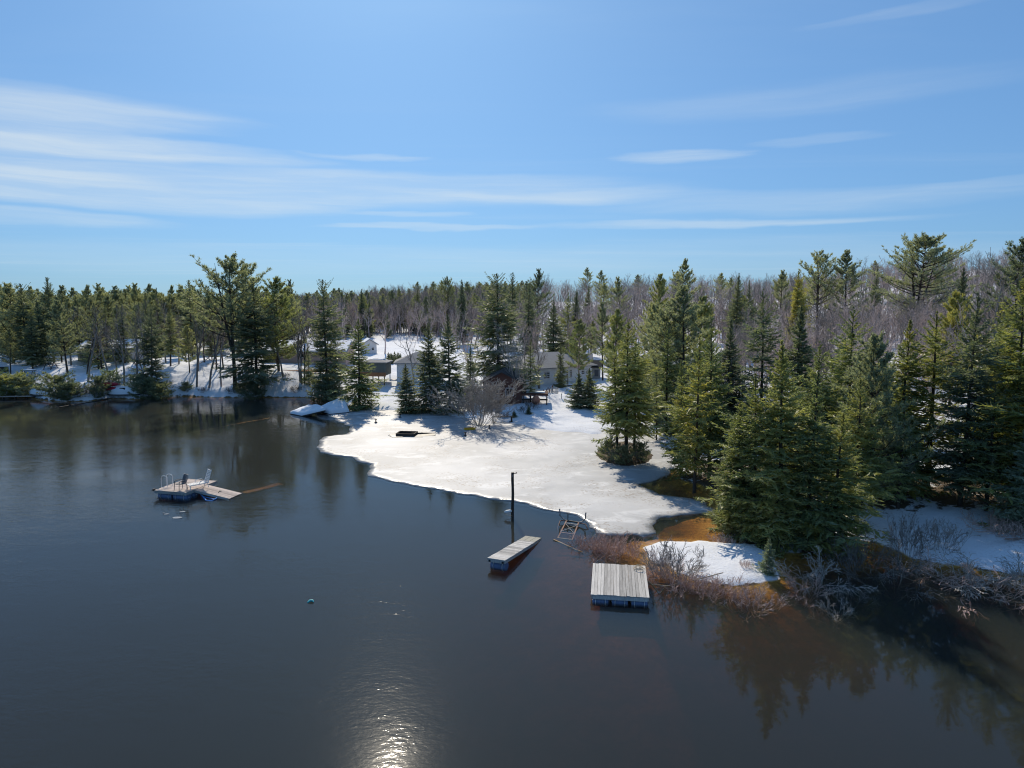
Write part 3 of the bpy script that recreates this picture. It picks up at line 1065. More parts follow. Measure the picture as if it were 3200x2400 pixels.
tree('bare_slim', 478, 836, 672, .9, 'm', 'thin brownish bare tree close to the big pine', tilt=(0, R(3)))
tree('pine_b', 508, 838, 555, 1.12, 'p', 'tallest white pine of the left shore with open forked crown')
tree('pine_a', 545, 106, 572, .85, 'p', 'white pine crowding the right side of the tallest left-shore pine')
tree('hemlock', 556, 853, 600, 1.05, 'd', 'big dark hemlock at the water below the tallest pine', bm='k')
tree('pine_full', 602, 802, 606, 1.0, 'g', 'light green pine left of the pink bungalow')
tree('bare_a', 652, 830, 655, .8, 'r', 'bare tree in front of the pink bungalow wall')
tree('bare_b', 700, 842, 640, 1.0, 'm', 'bare tree with leaning forked trunk left of the tall hemlock', tilt=(0, R(-9)))
tree('bare_slim', 668, 112, 640, 1.2, 'r', 'bare grey tree rising above the pink bungalow roof')
tree('hemlock', 708, 858, 603, .82, 'd', 'tall dark hemlock between the pink bungalow and the snowy docks', bm='k')
tree('sp_sparse', 668, 835, 740, .8, 'p', 'small sparse spruce in front of the bungalow', )
tree('sp_b', 776, 886, 688, 1.05, 'g', 'yellow-green spruce on the brown bank above the snowy docks')
# --- middle shore
tree('bare_a', 832, 128, 668, 1.25, 'm', 'mauve bare tree standing in the open snow field')
tree('bare_slim', 893, 842, 690, .9, 'r', 'bare tree beside the white hip-roofed cabin')
tree('sp_a', 878, 894, 786, 1.25, 'd', 'small dark spruce at the ice edge in front of the white cabin')
tree('sp_a', 932, 890, 698, 1.0, 'd', 'dark spruce with shorter spire of the twin pair by the ice')
tree('sp_b', 972, 891, 678, .98, 'd', 'dark spruce with taller spire of the twin pair by the ice')
tree('sp_c', 1016, 868, 745, .9, 'd', 'short dark spruce right of the twin spruces')
tree('hemlock', 1078, 92, 590, 1.12, 'd', 'massive dark hemlock rising behind the red-brown cabin')
tree('bare_c', 1018, 100, 690, 1.0, 'm', 'mauve bare tree between the twin spruces and the massive hemlock')
tree('clump', 1036, 921, 796, 1.35, 'l', 'many-stemmed bare pale grey shrub growing at the ice edge', name='bare_shrub', cat='shrub')
tree('clump', 1066, 916, 830, .8, 'r', 'narrower many-stemmed bare shrub right beside the big one', name='bare_shrub', cat='shrub')
tree('clump_tall', 1112, 864, 690, .95, 'l', 'tall bare clump of trunks in front of the white cottage')
tree('sp_sparse', 1146, 868, 735, .95, 'p', 'thin green pine-like tree beside the deck', name='spruce_tree')
tree('sp_a', 1196, 110, 648, 1.0, 'd', 'dark spruce behind the white cottage roof')
tree('sp_c', 1226, 118, 632, .9, 'g', 'olive spruce behind the dark spruce of the white cottage')
tree('sp_narrow', 1240, 128, 625, .8, 'd', 'needle-thin dark spire behind the white cottage')
tree('pine_c', 1250, 96, 690, .9, 'g', 'reddish-green ragged pine in front of the small grey shed', bm='e')
tree('pine_a', 1302, 98, 655, .8, 'p', 'dark-trunked white pine right of the small grey shed')
tree('young', 1250, 880, 806, 1.0, 'd', 'low bushy spruce left of the pair on the snow')
tree('young', 1272, 882, 798, .95, 'd', 'low bushy spruce right of the pair on the snow')
for a, b, c, lb in ((1334, 984, 728, 'left'), (1352, 988, 694, 'middle and tallest'), (1370, 984, 735, 'right')):
    tree('sp_old' if c < 700 else 'sp_sparse', a, b, c, 1.0 if c < 700 else .85, 'g', lb + ' of three sparse spruces rooted on the little islet in the ice')
tree('pine_full', 1398, 80, 662, .85, 'p', 'pale pine between the islet spruces and the light grey house')
tree('sp_c', 1440, 66, 702, .95, 'g', 'slender olive spruce in front of the light grey house')
tree('sp_sparse', 1418, 952, 800, .9, 'd', 'small sparse spruce on the shore behind the islet')
tree('pine_c', 1328, 88, 668, .85, 'g', 'narrow olive pine left behind the islet spruces')
tree('sp_b', 1210, 93, 742, .8, 'd', 'small dark spruce at the right corner of the white cottage')
tree('bare_c', 1165, 92, 715, .9, 'r', 'grey forked bare tree before the white cottage wall')
tree('bare_a', 1135, 89, 700, .9, 'r', 'grey spreading bare tree between the cabin and the white cottage')
# --- right shore
tree('pine_full', 1436, 72, 660, .9, 'p', 'pale green pine in front of the light grey house')
tree('pine_a', 1478, 70, 622, 1.0, 'p', 'round-crowned pine with two bare trunks right of the light grey house')
tree('pine_c', 1505, 78, 640, .9, 'g', 'pine crowding the round-crowned one from behind')
tree('sp_sparse', 1500, 1062, 728, .85, 'y', 'sparse yellow-tipped spruce with grey dead limbs at the dark pool')
tree('sp_c', 1470, 1028, 780, .8, 'y', 'yellowish spruce at the left end of the right-hand shore')
tree('sp_old', 1532, 1030, 716, .95, 'g', 'mid-green spruce behind the dark pool')
tree('sp_narrow', 1568, 66, 690, .9, 'd', 'narrow dark spruce among the right-shore spruces')
tree('sp_rough', 1645, 62, 628, .9, 'd', 'tall ragged spruce with thin top on the right shore')
tree('sp_a', 1585, 1150, 868, 1.1, 'g', 'bright green spruce at the tip of the right-hand shore')
tree('sp_rough', 1628, 1160, 812, 1.0, 'y', 'yellow-tipped spruce next to the shore tip')
tree('sp_a', 1686, 1172, 735, 1.0, 'g', 'tall full spruce in the middle of the front row')
tree('sp_c', 1740, 1185, 805, 1.05, 'g', 'slim mid-green spruce in the front row')
tree('sp_narrow', 1716, 52, 662, 1.1, 'd', 'dark pointed spruce behind the front row')
tree('sp_b', 1796, 1196, 892, 1.1, 'y', 'short yellow spruce with bare grey trunk foot above the dark inlet')
tree('sp_old', 1850, 1140, 815, 1.0, 'g', 'bare-footed green spruce above the shaded snow patch')
tree('sp_rough', 1826, 45, 668, 1.0, 'g', 'pointed ragged green spruce behind the bare-footed one')
tree('pine_full', 1880, 1105, 735, .85, 'p', 'grey-green pine with dark crooked trunk among the spruces')
tree('sp_old', 1762, 44, 742, 1.0, 'g', 'green spruce half hidden behind the front row')
tree('sp_b', 1938, 43, 690, .95, 'y', 'yellow spruce left of the big dark one')
tree('sp_rough', 2004, 43, 678, 1.1, 'y', 'golden-green spruce beside the big dark one')
tree('hemlock', 2076, 40, 640, .80, 'd', 'big dark green spruce of the right-hand shore')
tree('sp_sparse', 1940, 1100, 850, 1.1, 'g', 'low-boughed spruce in the shade behind the snow patch')
tree('hemlock', 2190, 40, 600, .8, 'y', 'large golden spruce at the far right of the shore')
tree('sp_b', 2262, 38, 560, 1.0, 'y', 'large golden spruce rising out of the picture on the right')
tree('sp_b', 2205, 1140, 895, 1.0, 'b', 'pale blue-green spruce below the large golden one')
tree('sp_sparse', 2130, 1105, 830, 1.1, 'g', 'dark spruce in the shade between the big dark one and the golden one')
tree('young', 1660, 1240, 1163, .75, 'b', 'little pale spruce seedling on the snow islet', )
# --- hillside
tree('pine_b', 1762, 132, 545, .9, 'p', 'open-crowned hill pine, left of the pair on the slope')
tree('pine_a', 1822, 130, 543, 1.0, 'p', 'open-crowned hill pine, right of the pair on the slope')
tree('sp_wide', 1716, 118, 585, .7, 'y', 'olive conifer with rounded top below the pair of hill pines')
tree('pine_big', 1968, 118, 512, 1.0, 'p', 'huge flat-topped many-stemmed pine crowning the hill')
tree('sp_narrow', 2062, 84, 578, .9, 'd', 'dark narrow spruce right of the huge hill pine')
tree('pine_full', 2050, 70, 640, .8, 'y', 'yellow-green pine below the narrow hill spruce')
tree('bare_a', 2135, 82, 532, 1.0, 'r', 'grey leafless tree on the hill at the right')
tree('pine_full', 2185, 84, 526, .95, 'd', 'dark bushy pine on the hill at the right')
tree('pine_a', 1476, 150, 562, .8, 'p', 'white pine topping the skyline above the right-hand house')
tree('pine_c', 1418, 118, 592, .8, 'g', 'tall pine left of the skyline pine')
tree('sp_a', 1586, 115, 590, .8, 'd', 'ragged dark spruce on the skyline, left one')
tree('sp_c', 1612, 118, 606, .8, 'd', 'ragged dark spruce on the skyline, right one')
tree('pine_a', 1158, 150, 583, .75, 'd', 'white pine rising over the wood behind the white cottage')
tree('sp_b', 1142, 128, 612, .85, 'd', 'dark spruce below the white pine behind the cottage')
tree('sp_thin', 1102, 140, 588, .8, 'd', 'spindly spruce behind the massive hemlock')
tree('sp_narrow', 1000, 150, 604, .9, 'd', 'slim dark spire over the wood behind the snow field')
tree('pine_b', 968, 175, 600, .6, 'd', 'umbrella-shaped pine over the wood behind the snow field')
tree('sp_narrow', 781, 170, 624, .8, 'd', 'small pointed spruce on the skyline above the yellow-green spruce')
tree('pine_a', 627, 150, 606, .7, 'd', 'small pine on the skyline right of the light green pine')
tree('sp_thin', 416, 122, 604, 1.0, 'p', 'tufted pine-like spire on the skyline of the left shore', name='pine_tree')
tree('pine_a', 372, 135, 618, .7, 'p', 'small-topped pine on the skyline behind the left shore')

for px, d_, tp_, kd, mt_, lb in ((24, 128, 612, 'sp_thin', 'd', 'spire above the picnic-table wood'), (205, 126, 618, 'pine_a', 'p', 'open pine top above the slanting grey trunk'),
                                 (300, 132, 614, 'pine_a', 'p', 'open pine top above the dark hemlock by the boat'), (345, 124, 622, 'sp_c', 'd', 'spruce tip above the covered boat'),
                                 (455, 128, 618, 'sp_thin', 'd', 'spindly spire left of the tallest pine'), (738, 178, 626, 'sp_thin', 'd', 'spindly spire right of the tall hemlock'),
                                 (850, 185, 628, 'pine_a', 'd', 'dark pine top above the snow field'), (905, 190, 622, 'sp_thin', 'd', 'spindly spire above the shorter twin spruce'),
                                 (1265, 160, 612, 'sp_c', 'd', 'spruce tip above the small grey shed'), (1340, 165, 600, 'pine_a', 'p', 'open pine top above the islet spruces'),
                                 (1680, 150, 586, 'pine_a', 'p', 'open pine top left of the olive rounded conifer'), (1880, 140, 575, 'sp_c', 'd', 'spruce tip left of the huge hill pine')):
    tree(kd, px, d_, tp_, .8, mt_, lb)
# --- further trees one can still tell apart, in front of the far wood
fg = random.Random(5)
MID = [  # kinds, columns, distances, heights, materials, count, label, group, name
    (('pine_full', 'pine_c', 'pine_a'), (-60, 480), (118, 152), (8.0, 11.0), 'ppgd', 22, 'grey-green pine in the wood behind the left shore', 'pines of the left wood', 'pine_tree'),
    (('sp_a', 'sp_c', 'hemlock'), (-60, 640), (112, 150), (7, 11), 'ddg', 10, 'dark spruce in the wood behind the left shore', 'spruces of the left wood', 'spruce_tree'),
    (('bare_slim', 'bare_a', 'bare_b'), (150, 720), (97, 109), (7, 11), 'rrk', 26, '', 'bare trees of the left bank', 'bare_tree'),
    (('sp_c', 'hemlock', 'pine_c', 'sp_thin'), (-40, 480), (100, 112), (6, 11), 'ddp', 12, '', 'conifers of the left bank', 'spruce_tree'),
    (('pine_a', 'pine_c', 'pine_full'), (690, 1060), (168, 225), (6, 10.5), 'gpgd', 15, 'pine at the edge of the wood behind the snow field', 'pines behind the snow field', 'pine_tree'),
    (('sp_narrow', 'sp_c'), (690, 1060), (165, 210), (6, 10), 'dd', 8, 'dark spruce at the edge of the wood behind the snow field', 'spruces behind the snow field', 'spruce_tree'),
    (('bare_a', 'bare_b', 'bare_c'), (650, 1080), (152, 190), (7, 10.5), 'mmr', 44, 'mauve leafless tree at the edge of the wood behind the snow field', 'bare trees behind the snow field', 'bare_tree'),
    (('bare_a', 'bare_b', 'bare_c'), (1090, 1500), (112, 160), (7, 11), 'mmr', 30, 'mauve leafless tree behind the cottages', 'bare trees behind the cottages', 'bare_tree'),
    (('sp_c', 'sp_narrow', 'pine_c'), (1090, 1640), (108, 170), (6, 9.5), 'dgg', 7, 'conifer standing among the leafless trees behind the cottages', 'conifers behind the cottages', 'spruce_tree'),
    (('bare_a', 'bare_b', 'bare_c'), (1560, 2280), (62, 125), (6, 10), 'mmml', 60, 'mauve leafless tree on the hillside behind the right-hand spruces', 'bare trees on the hillside', 'bare_tree'),
    (('sp_c', 'sp_old', 'sp_rough'), (1480, 1960), (48, 70), (4, 7.5), 'ggyd', 18, 'green spruce in the stand behind the front row of the right shore', 'spruces of the right-hand stand', 'spruce_tree'),
    (('sp_b', 'sp_rough'), (2120, 2330), (44, 60), (8, 12), 'yg', 7, 'golden spruce behind the large ones at the right', 'golden spruces at the right', 'spruce_tree'),
]
LAND = [(60, 'behind the snow-topped picnic table'), (130, 'behind the thin spire-topped spruce'), (200, 'behind the leaning pine'),
        (300, 'behind the grey cottage'), (370, 'behind the dark hemlock and the boat'), (470, 'behind the open snow slope'),
        (560, 'behind the tallest white pine'), (650, 'behind the light green pine'), (730, 'behind the pink bungalow'),
        (800, 'behind the yellow-green spruce'), (870, 'behind the mauve tree of the snow field'), (950, 'behind the shorter twin spruce'),
        (1010, 'behind the taller twin spruce'), (1090, 'behind the massive hemlock'), (1160, 'behind the red-brown cabin'),
        (1240, 'behind the white cottage'), (1320, 'behind the small grey shed'), (1400, 'behind the islet spruces'),
        (1480, 'behind the light grey house'), (1560, 'behind the dark pool'), (1640, 'behind the shore tip'), (1720, 'below the olive rounded conifer'),
        (1790, 'below the left hill pine'), (1870, 'below the right hill pine'), (2000, 'below the huge hill pine'),
        (2100, 'beside the big dark spruce'), (9999, 'behind the large golden spruces')]
HUE = {'k': 'dark-barked', 'p': 'grey-green', 'g': 'olive green', 'd': 'dark', 'y': 'golden', 'm': 'mauve', 'r': 'grey', 'l': 'pale'}
SHAPE = {'pine_full': 'bushy pine', 'pine_c': 'narrow pine', 'pine_a': 'open-crowned pine', 'sp_a': 'full spruce', 'sp_b': 'drooping spruce', 'sp_c': 'slender spruce',
         'sp_narrow': 'needle-thin spruce', 'hemlock': 'broad hemlock', 'bare_a': 'spreading leafless tree', 'bare_b': 'upright leafless tree', 'bare_c': 'forked leafless tree', 'bare_slim': 'slim leafless tree', 'sp_thin': 'spindly spruce', 'sp_old': 'bare-footed spruce', 'sp_rough': 'ragged spruce'}
for kinds, cols, ds, hs, ms, n, lb, gr, nm in MID:
    for i in range(n):
        px = cols[0] + (cols[1] - cols[0]) * (i + fg.random()) / n
        dd = fg.uniform(*ds)
        if dd > 111 and (780 < px < 910 and dd < 160 or 590 < px < 800 and dd < 150): dd = max(dd, 165)
        x, y = at_dist(px, dd, 3)
        z = gz(x, y)
        mk, kd, hh = fg.choice(ms), fg.choice(kinds), fg.uniform(*hs)
        m = NEED[mk]
        isb = nm == 'bare_tree'
        u = (hh - hs[0]) / (hs[1] - hs[0])
        size = 'low' if u < .33 else ('tall' if u > .67 else 'middling')
        lab = '%s %s %s %s' % (size, HUE[mk], SHAPE[kd], next(t_ for lim, t_ in LAND if px < lim))
        if gr.endswith('left bank'): lab = lab.replace(' behind ', ' on the bank beside ').replace(' below ', ' on the bank beside ')
        if gr == 'spruces of the right-hand stand': lab = lab.replace(' behind ', ' standing close behind ').replace(' below ', ' in the stand below ')
        if gr == 'golden spruces at the right': lab = lab.replace(' behind ', ' in the row right behind ')
        name = 'pine_tree' if kd[0] == 'p' else ('hemlock_tree' if kd[0] == 'h' else nm)
        plant(kd, name, x, y, z - .06, hh, fg.uniform(.8, 1.1), m, m if isb else 'bark_dark', lab, 'tree', gr)


# --- far wood: one mass of trees
def wood(name, label, kinds, mats, pts):
    me = bpy.data.meshes.new(name)
    me.from_pydata([p[:3] for p in pts], [], [])
    sc = me.attributes.new('size', 'FLOAT', 'POINT'); sc.data.foreach_set('value', [p[3] for p in pts])
    ro = me.attributes.new('turn', 'FLOAT', 'POINT'); ro.data.foreach_set('value', [p[4] for p in pts])
    ix = me.attributes.new('pick', 'INT', 'POINT'); ix.data.foreach_set('value', [p[5] % len(kinds) for p in pts])
    o = tag(link(bpy.data.objects.new(name, me)), label, 'wood', None, 'stuff')
    ng = bpy.data.node_groups.new(name + '_nodes', 'GeometryNodeTree')
    ng.interface.new_socket('Geometry', in_out='INPUT', socket_type='NodeSocketGeometry')
    ng.interface.new_socket('Geometry', in_out='OUTPUT', socket_type='NodeSocketGeometry')
    n, l = ng.nodes, ng.links
    gi, go = n.new('NodeGroupInput'), n.new('NodeGroupOutput')
    jo = n.new('GeometryNodeJoinGeometry')

    def attr(nm, typ):
        a = n.new('GeometryNodeInputNamedAttribute'); a.data_type = typ; a.inputs[0].default_value = nm
        return next(s for s in a.outputs if s.enabled)
    for part in (0, 1):
        jj = n.new('GeometryNodeJoinGeometry')
        for k in reversed(kinds):
            src = next(c for r in bpy.data.objects if r.parent is None for c in r.children if c.data is VAR[k][part])
            oi = n.new('GeometryNodeObjectInfo'); oi.transform_space = 'ORIGINAL'
            oi.inputs[0].default_value = src; oi.inputs['As Instance'].default_value = True
            l.new(oi.outputs['Geometry'], jj.inputs[0])
        ip = n.new('GeometryNodeInstanceOnPoints')
        l.new(gi.outputs[0], ip.inputs['Points']); l.new(jj.outputs[0], ip.inputs['Instance'])
        ip.inputs['Pick Instance'].default_value = True
        l.new(attr('pick', 'INT'), ip.inputs['Instance Index'])
        cx = n.new('ShaderNodeCombineXYZ'); l.new(attr('turn', 'FLOAT'), cx.inputs[2])
        l.new(cx.outputs[0], ip.inputs['Rotation'])
        l.new(attr('size', 'FLOAT'), ip.inputs['Scale'])
        l.new(ip.outputs[0], jo.inputs[0])
    l.new(jo.outputs[0], go.inputs[0])
    md = o.modifiers.new('wood', 'NODES'); md.node_group = ng
    return o


def scatter(n, px_rng, d_rng, h_rng, refH, dens=None, seed=1):
    g = random.Random(seed)
    out = []
    while len(out) < n:
        px = g.uniform(*px_rng); dd = d_rng[0] + (d_rng[1] - d_rng[0]) * g.random() ** 1.4
        if dens and g.random() > dens(px, dd): continue
        x, y = at_dist(px, dd, 5)
        out.append((x, y, 0, g.uniform(*h_rng) / refH, g.uniform(0, 6.28), g.randrange(100)))
    z = terrain([p[0] for p in out], [p[1] for p in out])[0]
    return [(p[0], p[1], float(q) - .1, *p[3:]) for p, q in zip(out, z)]


wood('far_bare_wood', 'mauve mass of leafless trees covering the hill behind the shore', ('bare_a', 'bare_b', 'bare_c'), None,
     scatter(1150, (980, 2500), (140, 420), (7.5, 11.5), 11.0, None, 3)
     + scatter(700, (560, 1100), (175, 330), (7.5, 11), 11.0, None, 4) + scatter(380, (1560, 2400), (80, 170), (6, 9.5), 11.0, None, 9))
wood('far_conifer_wood', 'dark mass of pines and spruces behind the left shore and snow field', ('pine_c', 'pine_full', 'pine_a'), None,
     scatter(420, (-400, 640), (135, 330), (8, 12), 13.3, None, 5) + scatter(170, (600, 1150), (185, 330), (6.5, 10.5), 13.3, None, 6)
     + scatter(14, (1150, 2400), (190, 400), (8, 13), 13.3, None, 7))

# ------------------------------------------------------------------ docks and rafts
def frame_from(near_l, near_r, far_l, far_r):
    """origin (centre), angle, width, length of a deck seen by its four top corners"""
    w = ((near_r - near_l) + (far_r - far_l)) / 2
    l = ((far_l - near_l) + (far_r - near_r)) / 2
    c = (near_l + near_r + far_l + far_r) / 4
    return c, w, l


def plank_row(root, n, w, l, z, across=False, matn='deck_grey', gap=.008, th=.035, jag=.02, jx=0.0):
    """n boards side by side over the width w, each l long; across turns them"""
    pw = w / n
    me = None
    for k in range(n):
        if me is None:
            m = MB().box((0, 0, 0), ((pw - gap), l, th)) if not across else MB().box((0, 0, 0), (l, (pw - gap), th))
            o = m.build('plank', matn, root, .004)
            me = o.data
        else:
            o = link(bpy.data.objects.new('plank', me), root)
            bv = o.modifiers.new('bevel', 'BEVEL'); bv.width = .004; bv.segments = 1
        off = -w / 2 + pw * (k + .5)
        e = random.uniform(-jag, jag)
        o.location = (jx + off, e, z - th / 2 + random.uniform(-.004, .004)) if not across else (jx + e, off, z - th / 2 + random.uniform(-.004, .004))
        o.rotation_euler = (0, 0, random.uniform(-.004, .004))


def barrel(root, c, d, r=.24, ln=.8):
    """blue drum lying along d, with hoops and end bung"""
    c, d = Vector(c), Vector(d).normalized()
    ts = (-.5, -.47, -.2, -.18, -.16, .16, .18, .2, .47, .5)
    rr = (.9, 1, 1, 1.05, 1, 1, 1.05, 1, 1, .9)
    o = MB().tube([c + d * t * ln for t in ts], [q * r for q in rr], 14).build('float_barrel', 'barrel_blue', root)
    MB().tube([c - d * (ln * .5 + .02), c - d * ln * .46], .035, 6).build('bung', 'plastic_white', o)
    sd = d.cross(Vector((0, 0, 1)))
    for f_ in (-.3, .3):
        MB().tube([c + d * ln * f_ + (sd * math.cos(a_) + Vector((0, 0, 1)) * math.sin(a_)) * (r * 1.06) for a_ in np.linspace(0, 6.283, 15)], .014, 4).build('strap', 'plastic_white', o)
    return o


# square dock
nl, nr, fl, fr_ = P(1281.3, 1284.4, .36), P(1408.6, 1290.6, .36), P(1276, 1215.7, .36), P(1389.3, 1221.9, .36)
c, w, l = frame_from(nl, nr, fl, fr_)
ang = math.atan2(w.y, w.x)
Wd, Ld = w.length, l.length
dk = empty('floating_dock', (c.x, c.y, 0), ang, 'square grey plank dock floating on blue barrels beside the bare shrubs', 'dock')
plank_row(dk, 18, Wd, Ld, .36, False, 'deck_grey', jag=.03)
for s in (-1, 1):
    MB().box((s * (Wd / 2 - .05), 0, .235), (.05, Ld - .1, .16)).build('side_beam', 'deck_grey', dk)
    MB().box((0, s * (Ld / 2 - .04), .235), (Wd - .16, .05, .16)).build('end_beam', 'deck_grey', dk)
MB().box((0, 0, .235), (.05, Ld - .2, .15)).build('middle_beam', 'deck_grey', dk)
for k in range(3):
    for yy in (-Ld / 2 + .30, Ld / 2 - .35):
        barrel(dk, (-Wd / 2 + Wd * (k + .5) / 3, yy, -.02), (1, 0, 0), .22, Wd / 3 - .14)
for k in range(4):
    MB().tube([(-Wd / 2 - .03, -Ld / 2 + Ld * (k + .5) / 4, .30), (-Wd / 2 + .01, -Ld / 2 + Ld * (k + .5) / 4, .30)], .025, 6).build('bolt', 'black_trim', dk)

# narrow dock, far end dipping into the water
nl, nr, fl, fr_ = P(1069.3, 1206.9, .50), P(1108, 1213, .50), P(1120.5, 1155.6, .06), P(1154.8, 1160, .06)
c, w, l = frame_from(nl, nr, fl, fr_)
w0 = max(w.length, .9)
l0 = l.length
gd = empty('narrow_dock', (c.x, c.y, c.z), 0, 'narrow weathered dock with one end sunk and one blue barrel under the other', 'dock')
ex = w.normalized(); ey = (l - ex * l.dot(ex)).normalized(); ez = ex.cross(ey)
gd.rotation_euler = Matrix((ex, ey, ez)).transposed().to_euler()
nb = 22
pl = l0 * .80
plank_row(gd, nb, pl, w0, 0, True, 'deck_grey', jag=.012)
for ch in [o for o in gd.children if o.name.startswith('plank')]:
    ch.location.y -= l0 * .10
for k in range(3):
    MB().box(((k - 1) * w0 / 3, l0 * .40, -.015), (w0 / 3 - .012, l0 * .20, .03)).build('end_board', 'deck_wet', gd, .004)
for s in (-1, 1):
    MB().box((s * (w0 / 2 - .04), 0, -.11), (.045, l0 - .05, .14)).build('side_beam', 'deck_grey', gd)
    MB().box((s * (w0 / 2 - .12), -l0 / 2 + .04, -.12), (.09, .12, .09)).build('corner_bracket', 'black_trim', gd)
MB().box((0, -l0 / 2 + .03, -.11), (w0 - .14, .045, .14)).build('end_beam', 'deck_grey', gd)
barrel(gd, (0, -l0 / 2 + .42, -.40), (1, 0, 0), .23, w0 - .14)

# raft with ramp, ladder
L_, F_, R_, B_ = P(335.9, 1058.7, .48), P(397, 1064.4, .48), P(467.9, 1040.1, .48), P(405.5, 1032.4, .48)
c = (L_ + F_ + R_ + B_) / 4
u = ((R_ - F_) + (B_ - L_)) / 2            # long side
v = ((L_ - F_) + (B_ - R_)) / 2            # short side, pointing left
ang = math.atan2(u.y, u.x)
Ul, Vl = u.length, v.length
rf = empty('swim_raft', (c.x, c.y, 0), ang, 'tan plank raft on blue floats with ladder and sloping gangway', 'raft')
U1 = Vector((math.cos(ang), math.sin(ang), 0)); V1 = Vector((-math.sin(ang), math.cos(ang), 0))
plank_row(rf, 26, Ul, Vl, .48, True, 'deck_tan', jag=.01)
for ch in [o for o in rf.children if o.name.startswith('plank')]:
    ch.location.x, ch.location.y = ch.location.y, ch.location.x
    ch.rotation_euler.z += math.pi / 2
for s in (-1, 1):
    MB().box((0, s * (Vl / 2 - .04), .36), (Ul - .04, .05, .17)).build('side_beam', 'deck_grey', rf)
    MB().box((s * (Ul / 2 - .05), 0, .36), (.05, Vl - .14, .17)).build('end_beam', 'deck_grey', rf)
    for k in range(2):
        barrel(rf, (s * (Ul / 2 - .42), (k - .5) * Vl * .48, .06), (0, 1, 0), .25, Vl * .42)
    barrel(rf, (s * Ul * .16, -Vl * .26, .06), (0, 1, 0), .25, Vl * .42)
MB().box((-Ul / 2 + .05, Vl / 2 + .02, .50), (.16, .10, .12)).build('cleat', 'black_trim', rf)
# ladder rails on the long side facing away (local +y)
ld_ = []
for s in (-1, 1):
    x0 = -Ul * .12 + s * .24
    pth = [(x0, Vl / 2 - .28, .48)] + [(x0, Vl / 2 - .28 + .36 * (1 - math.cos(a)) / 2 * 1.35, 1.05 + .16 * math.sin(a)) for a in np.linspace(0, math.pi, 7)] + [(x0, Vl / 2 + .22, .2), (x0, Vl / 2 + .22, -.6)]
    MB().tube(pth, .022, 8).build('ladder_rail', 'plastic_white', rf)
for k in range(3):
    MB().tube([(-Ul * .12 - .24, Vl / 2 + .22, -.5 + .3 * k), (-Ul * .12 + .24, Vl / 2 + .22, -.5 + .3 * k)], .018, 6).build('ladder_rung', 'plastic_white', rf)
# gangway from the long side facing the shore down into the water
ga, gb = P(415.8, 1058.2, .46), P(447.2, 1047.4, .46)
gc, ge = P(496.7, 1076.7, .05), P(523, 1064.4, .05)
c, w, l = frame_from(ga, gb, gc, ge)
gw = empty('gangway', tuple(c), 0, 'sloping plank gangway running from the raft down into the water', 'gangway')
ex = w.normalized(); ey = (l - ex * l.dot(ex)).normalized(); ez = ex.cross(ey)
if ez.z < 0: ex, ez = -ex, -ez
gw.rotation_euler = Matrix((ex, ey, ez)).transposed().to_euler()
plank_row(gw, 9, w.length, l.length, 0, False, 'deck_tan', jag=.02)
for s in (-1, 1):
    MB().box((s * (w.length / 2 - .04), 0, -.10), (.045, l.length - .1, .13)).build('side_beam', 'deck_grey', gw)
MB().tube([(-.18, l.length * .05, .02), (.0, l.length * .02, .03), (.16, l.length * .06, .02)], .03, 6).build('rope_end', 'rope', gw)


def orient(o, fwd):
    o.rotation_euler = (0, 0, math.atan2(fwd.y, fwd.x))


# dark chair, faces the left end of the raft
p = P(391, 1058.5, .48)
ch = empty('patio_chair', (p.x, p.y, .482), 0, 'dark grey plastic armchair standing on the raft', 'chair')
orient(ch, Vector((-.6, -.9, 0)))
for sx in (-1, 1):
    for sy in (-1, 1):
        x0, y0 = sx * .24, sy * .25
        MB().tube([(x0 + sx * .06, y0 + sy * .03, 0), (x0, y0, .42 if sx < 0 else .62)], [.018, .022], 6).build('leg', 'plastic_grey', ch)
    MB().tube([(-.24, sx * .27, .62), (.02, sx * .29, .64), (.26, sx * .27, .62)], .024, 6).build('armrest', 'plastic_grey', ch)
MB().box((.02, 0, .42), (.50, .48, .035)).build('seat', 'plastic_grey', ch, .012)
bk = MB()
for k in range(7):
    bk.bar((-.23, (k - 3) * .075, .44), (-.40, (k - 3) * .082, .98 - .012 * (k - 3) ** 2), .055, .018)
bk.bar((-.40, -.26, .955), (-.40, .26, .955), .05, .03)
bk.bar((-.24, -.24, .47), (-.24, .24, .47), .05, .03)
bk.build('backrest', 'plastic_grey', ch)
# white lounger
p = P(440, 1052, .48)
lg = empty('sun_lounger', (p.x, p.y, .482), 0, 'white slatted plastic lounger with upright back standing on the raft', 'lounger')
orient(lg, Vector((-.72, -.8, 0)))
for sx, x0 in ((1, .95), (-1, -.15)):
    for sy in (-1, 1):
        MB().tube([(x0 + .05 * sx, sy * .27, 0), (x0, sy * .27, .30)], .022, 6).build('leg', 'plastic_white', lg)
for sy in (-1, 1):
    MB().bar((-.25, sy * .29, .31), (1.05, sy * .29, .31), .045).build('side_rail', 'plastic_white', lg)
    MB().tube([(-.10, sy * .31, .31), (-.06, sy * .33, .52), (.35, sy * .33, .50), (.42, sy * .31, .31)], .02, 6).build('armrest', 'plastic_white', lg)
for k in range(9):
    MB().box((-.12 + k * .135, 0, .335), (.10, .52, .018)).build('seat_slat', 'plastic_white', lg)
for sy in (-1, 1):
    MB().bar((-.20, sy * .26, .33), (-.46, sy * .24, 1.12), .035).build('back_rail', 'plastic_white', lg)
for k in range(8):
    f = (k + .6) / 8.3
    MB().bar((-.20 - .26 * f, -.25, .33 + .79 * f), (-.20 - .26 * f, .25, .33 + .79 * f), .03, .062).build('back_slat', 'plastic_white', lg)
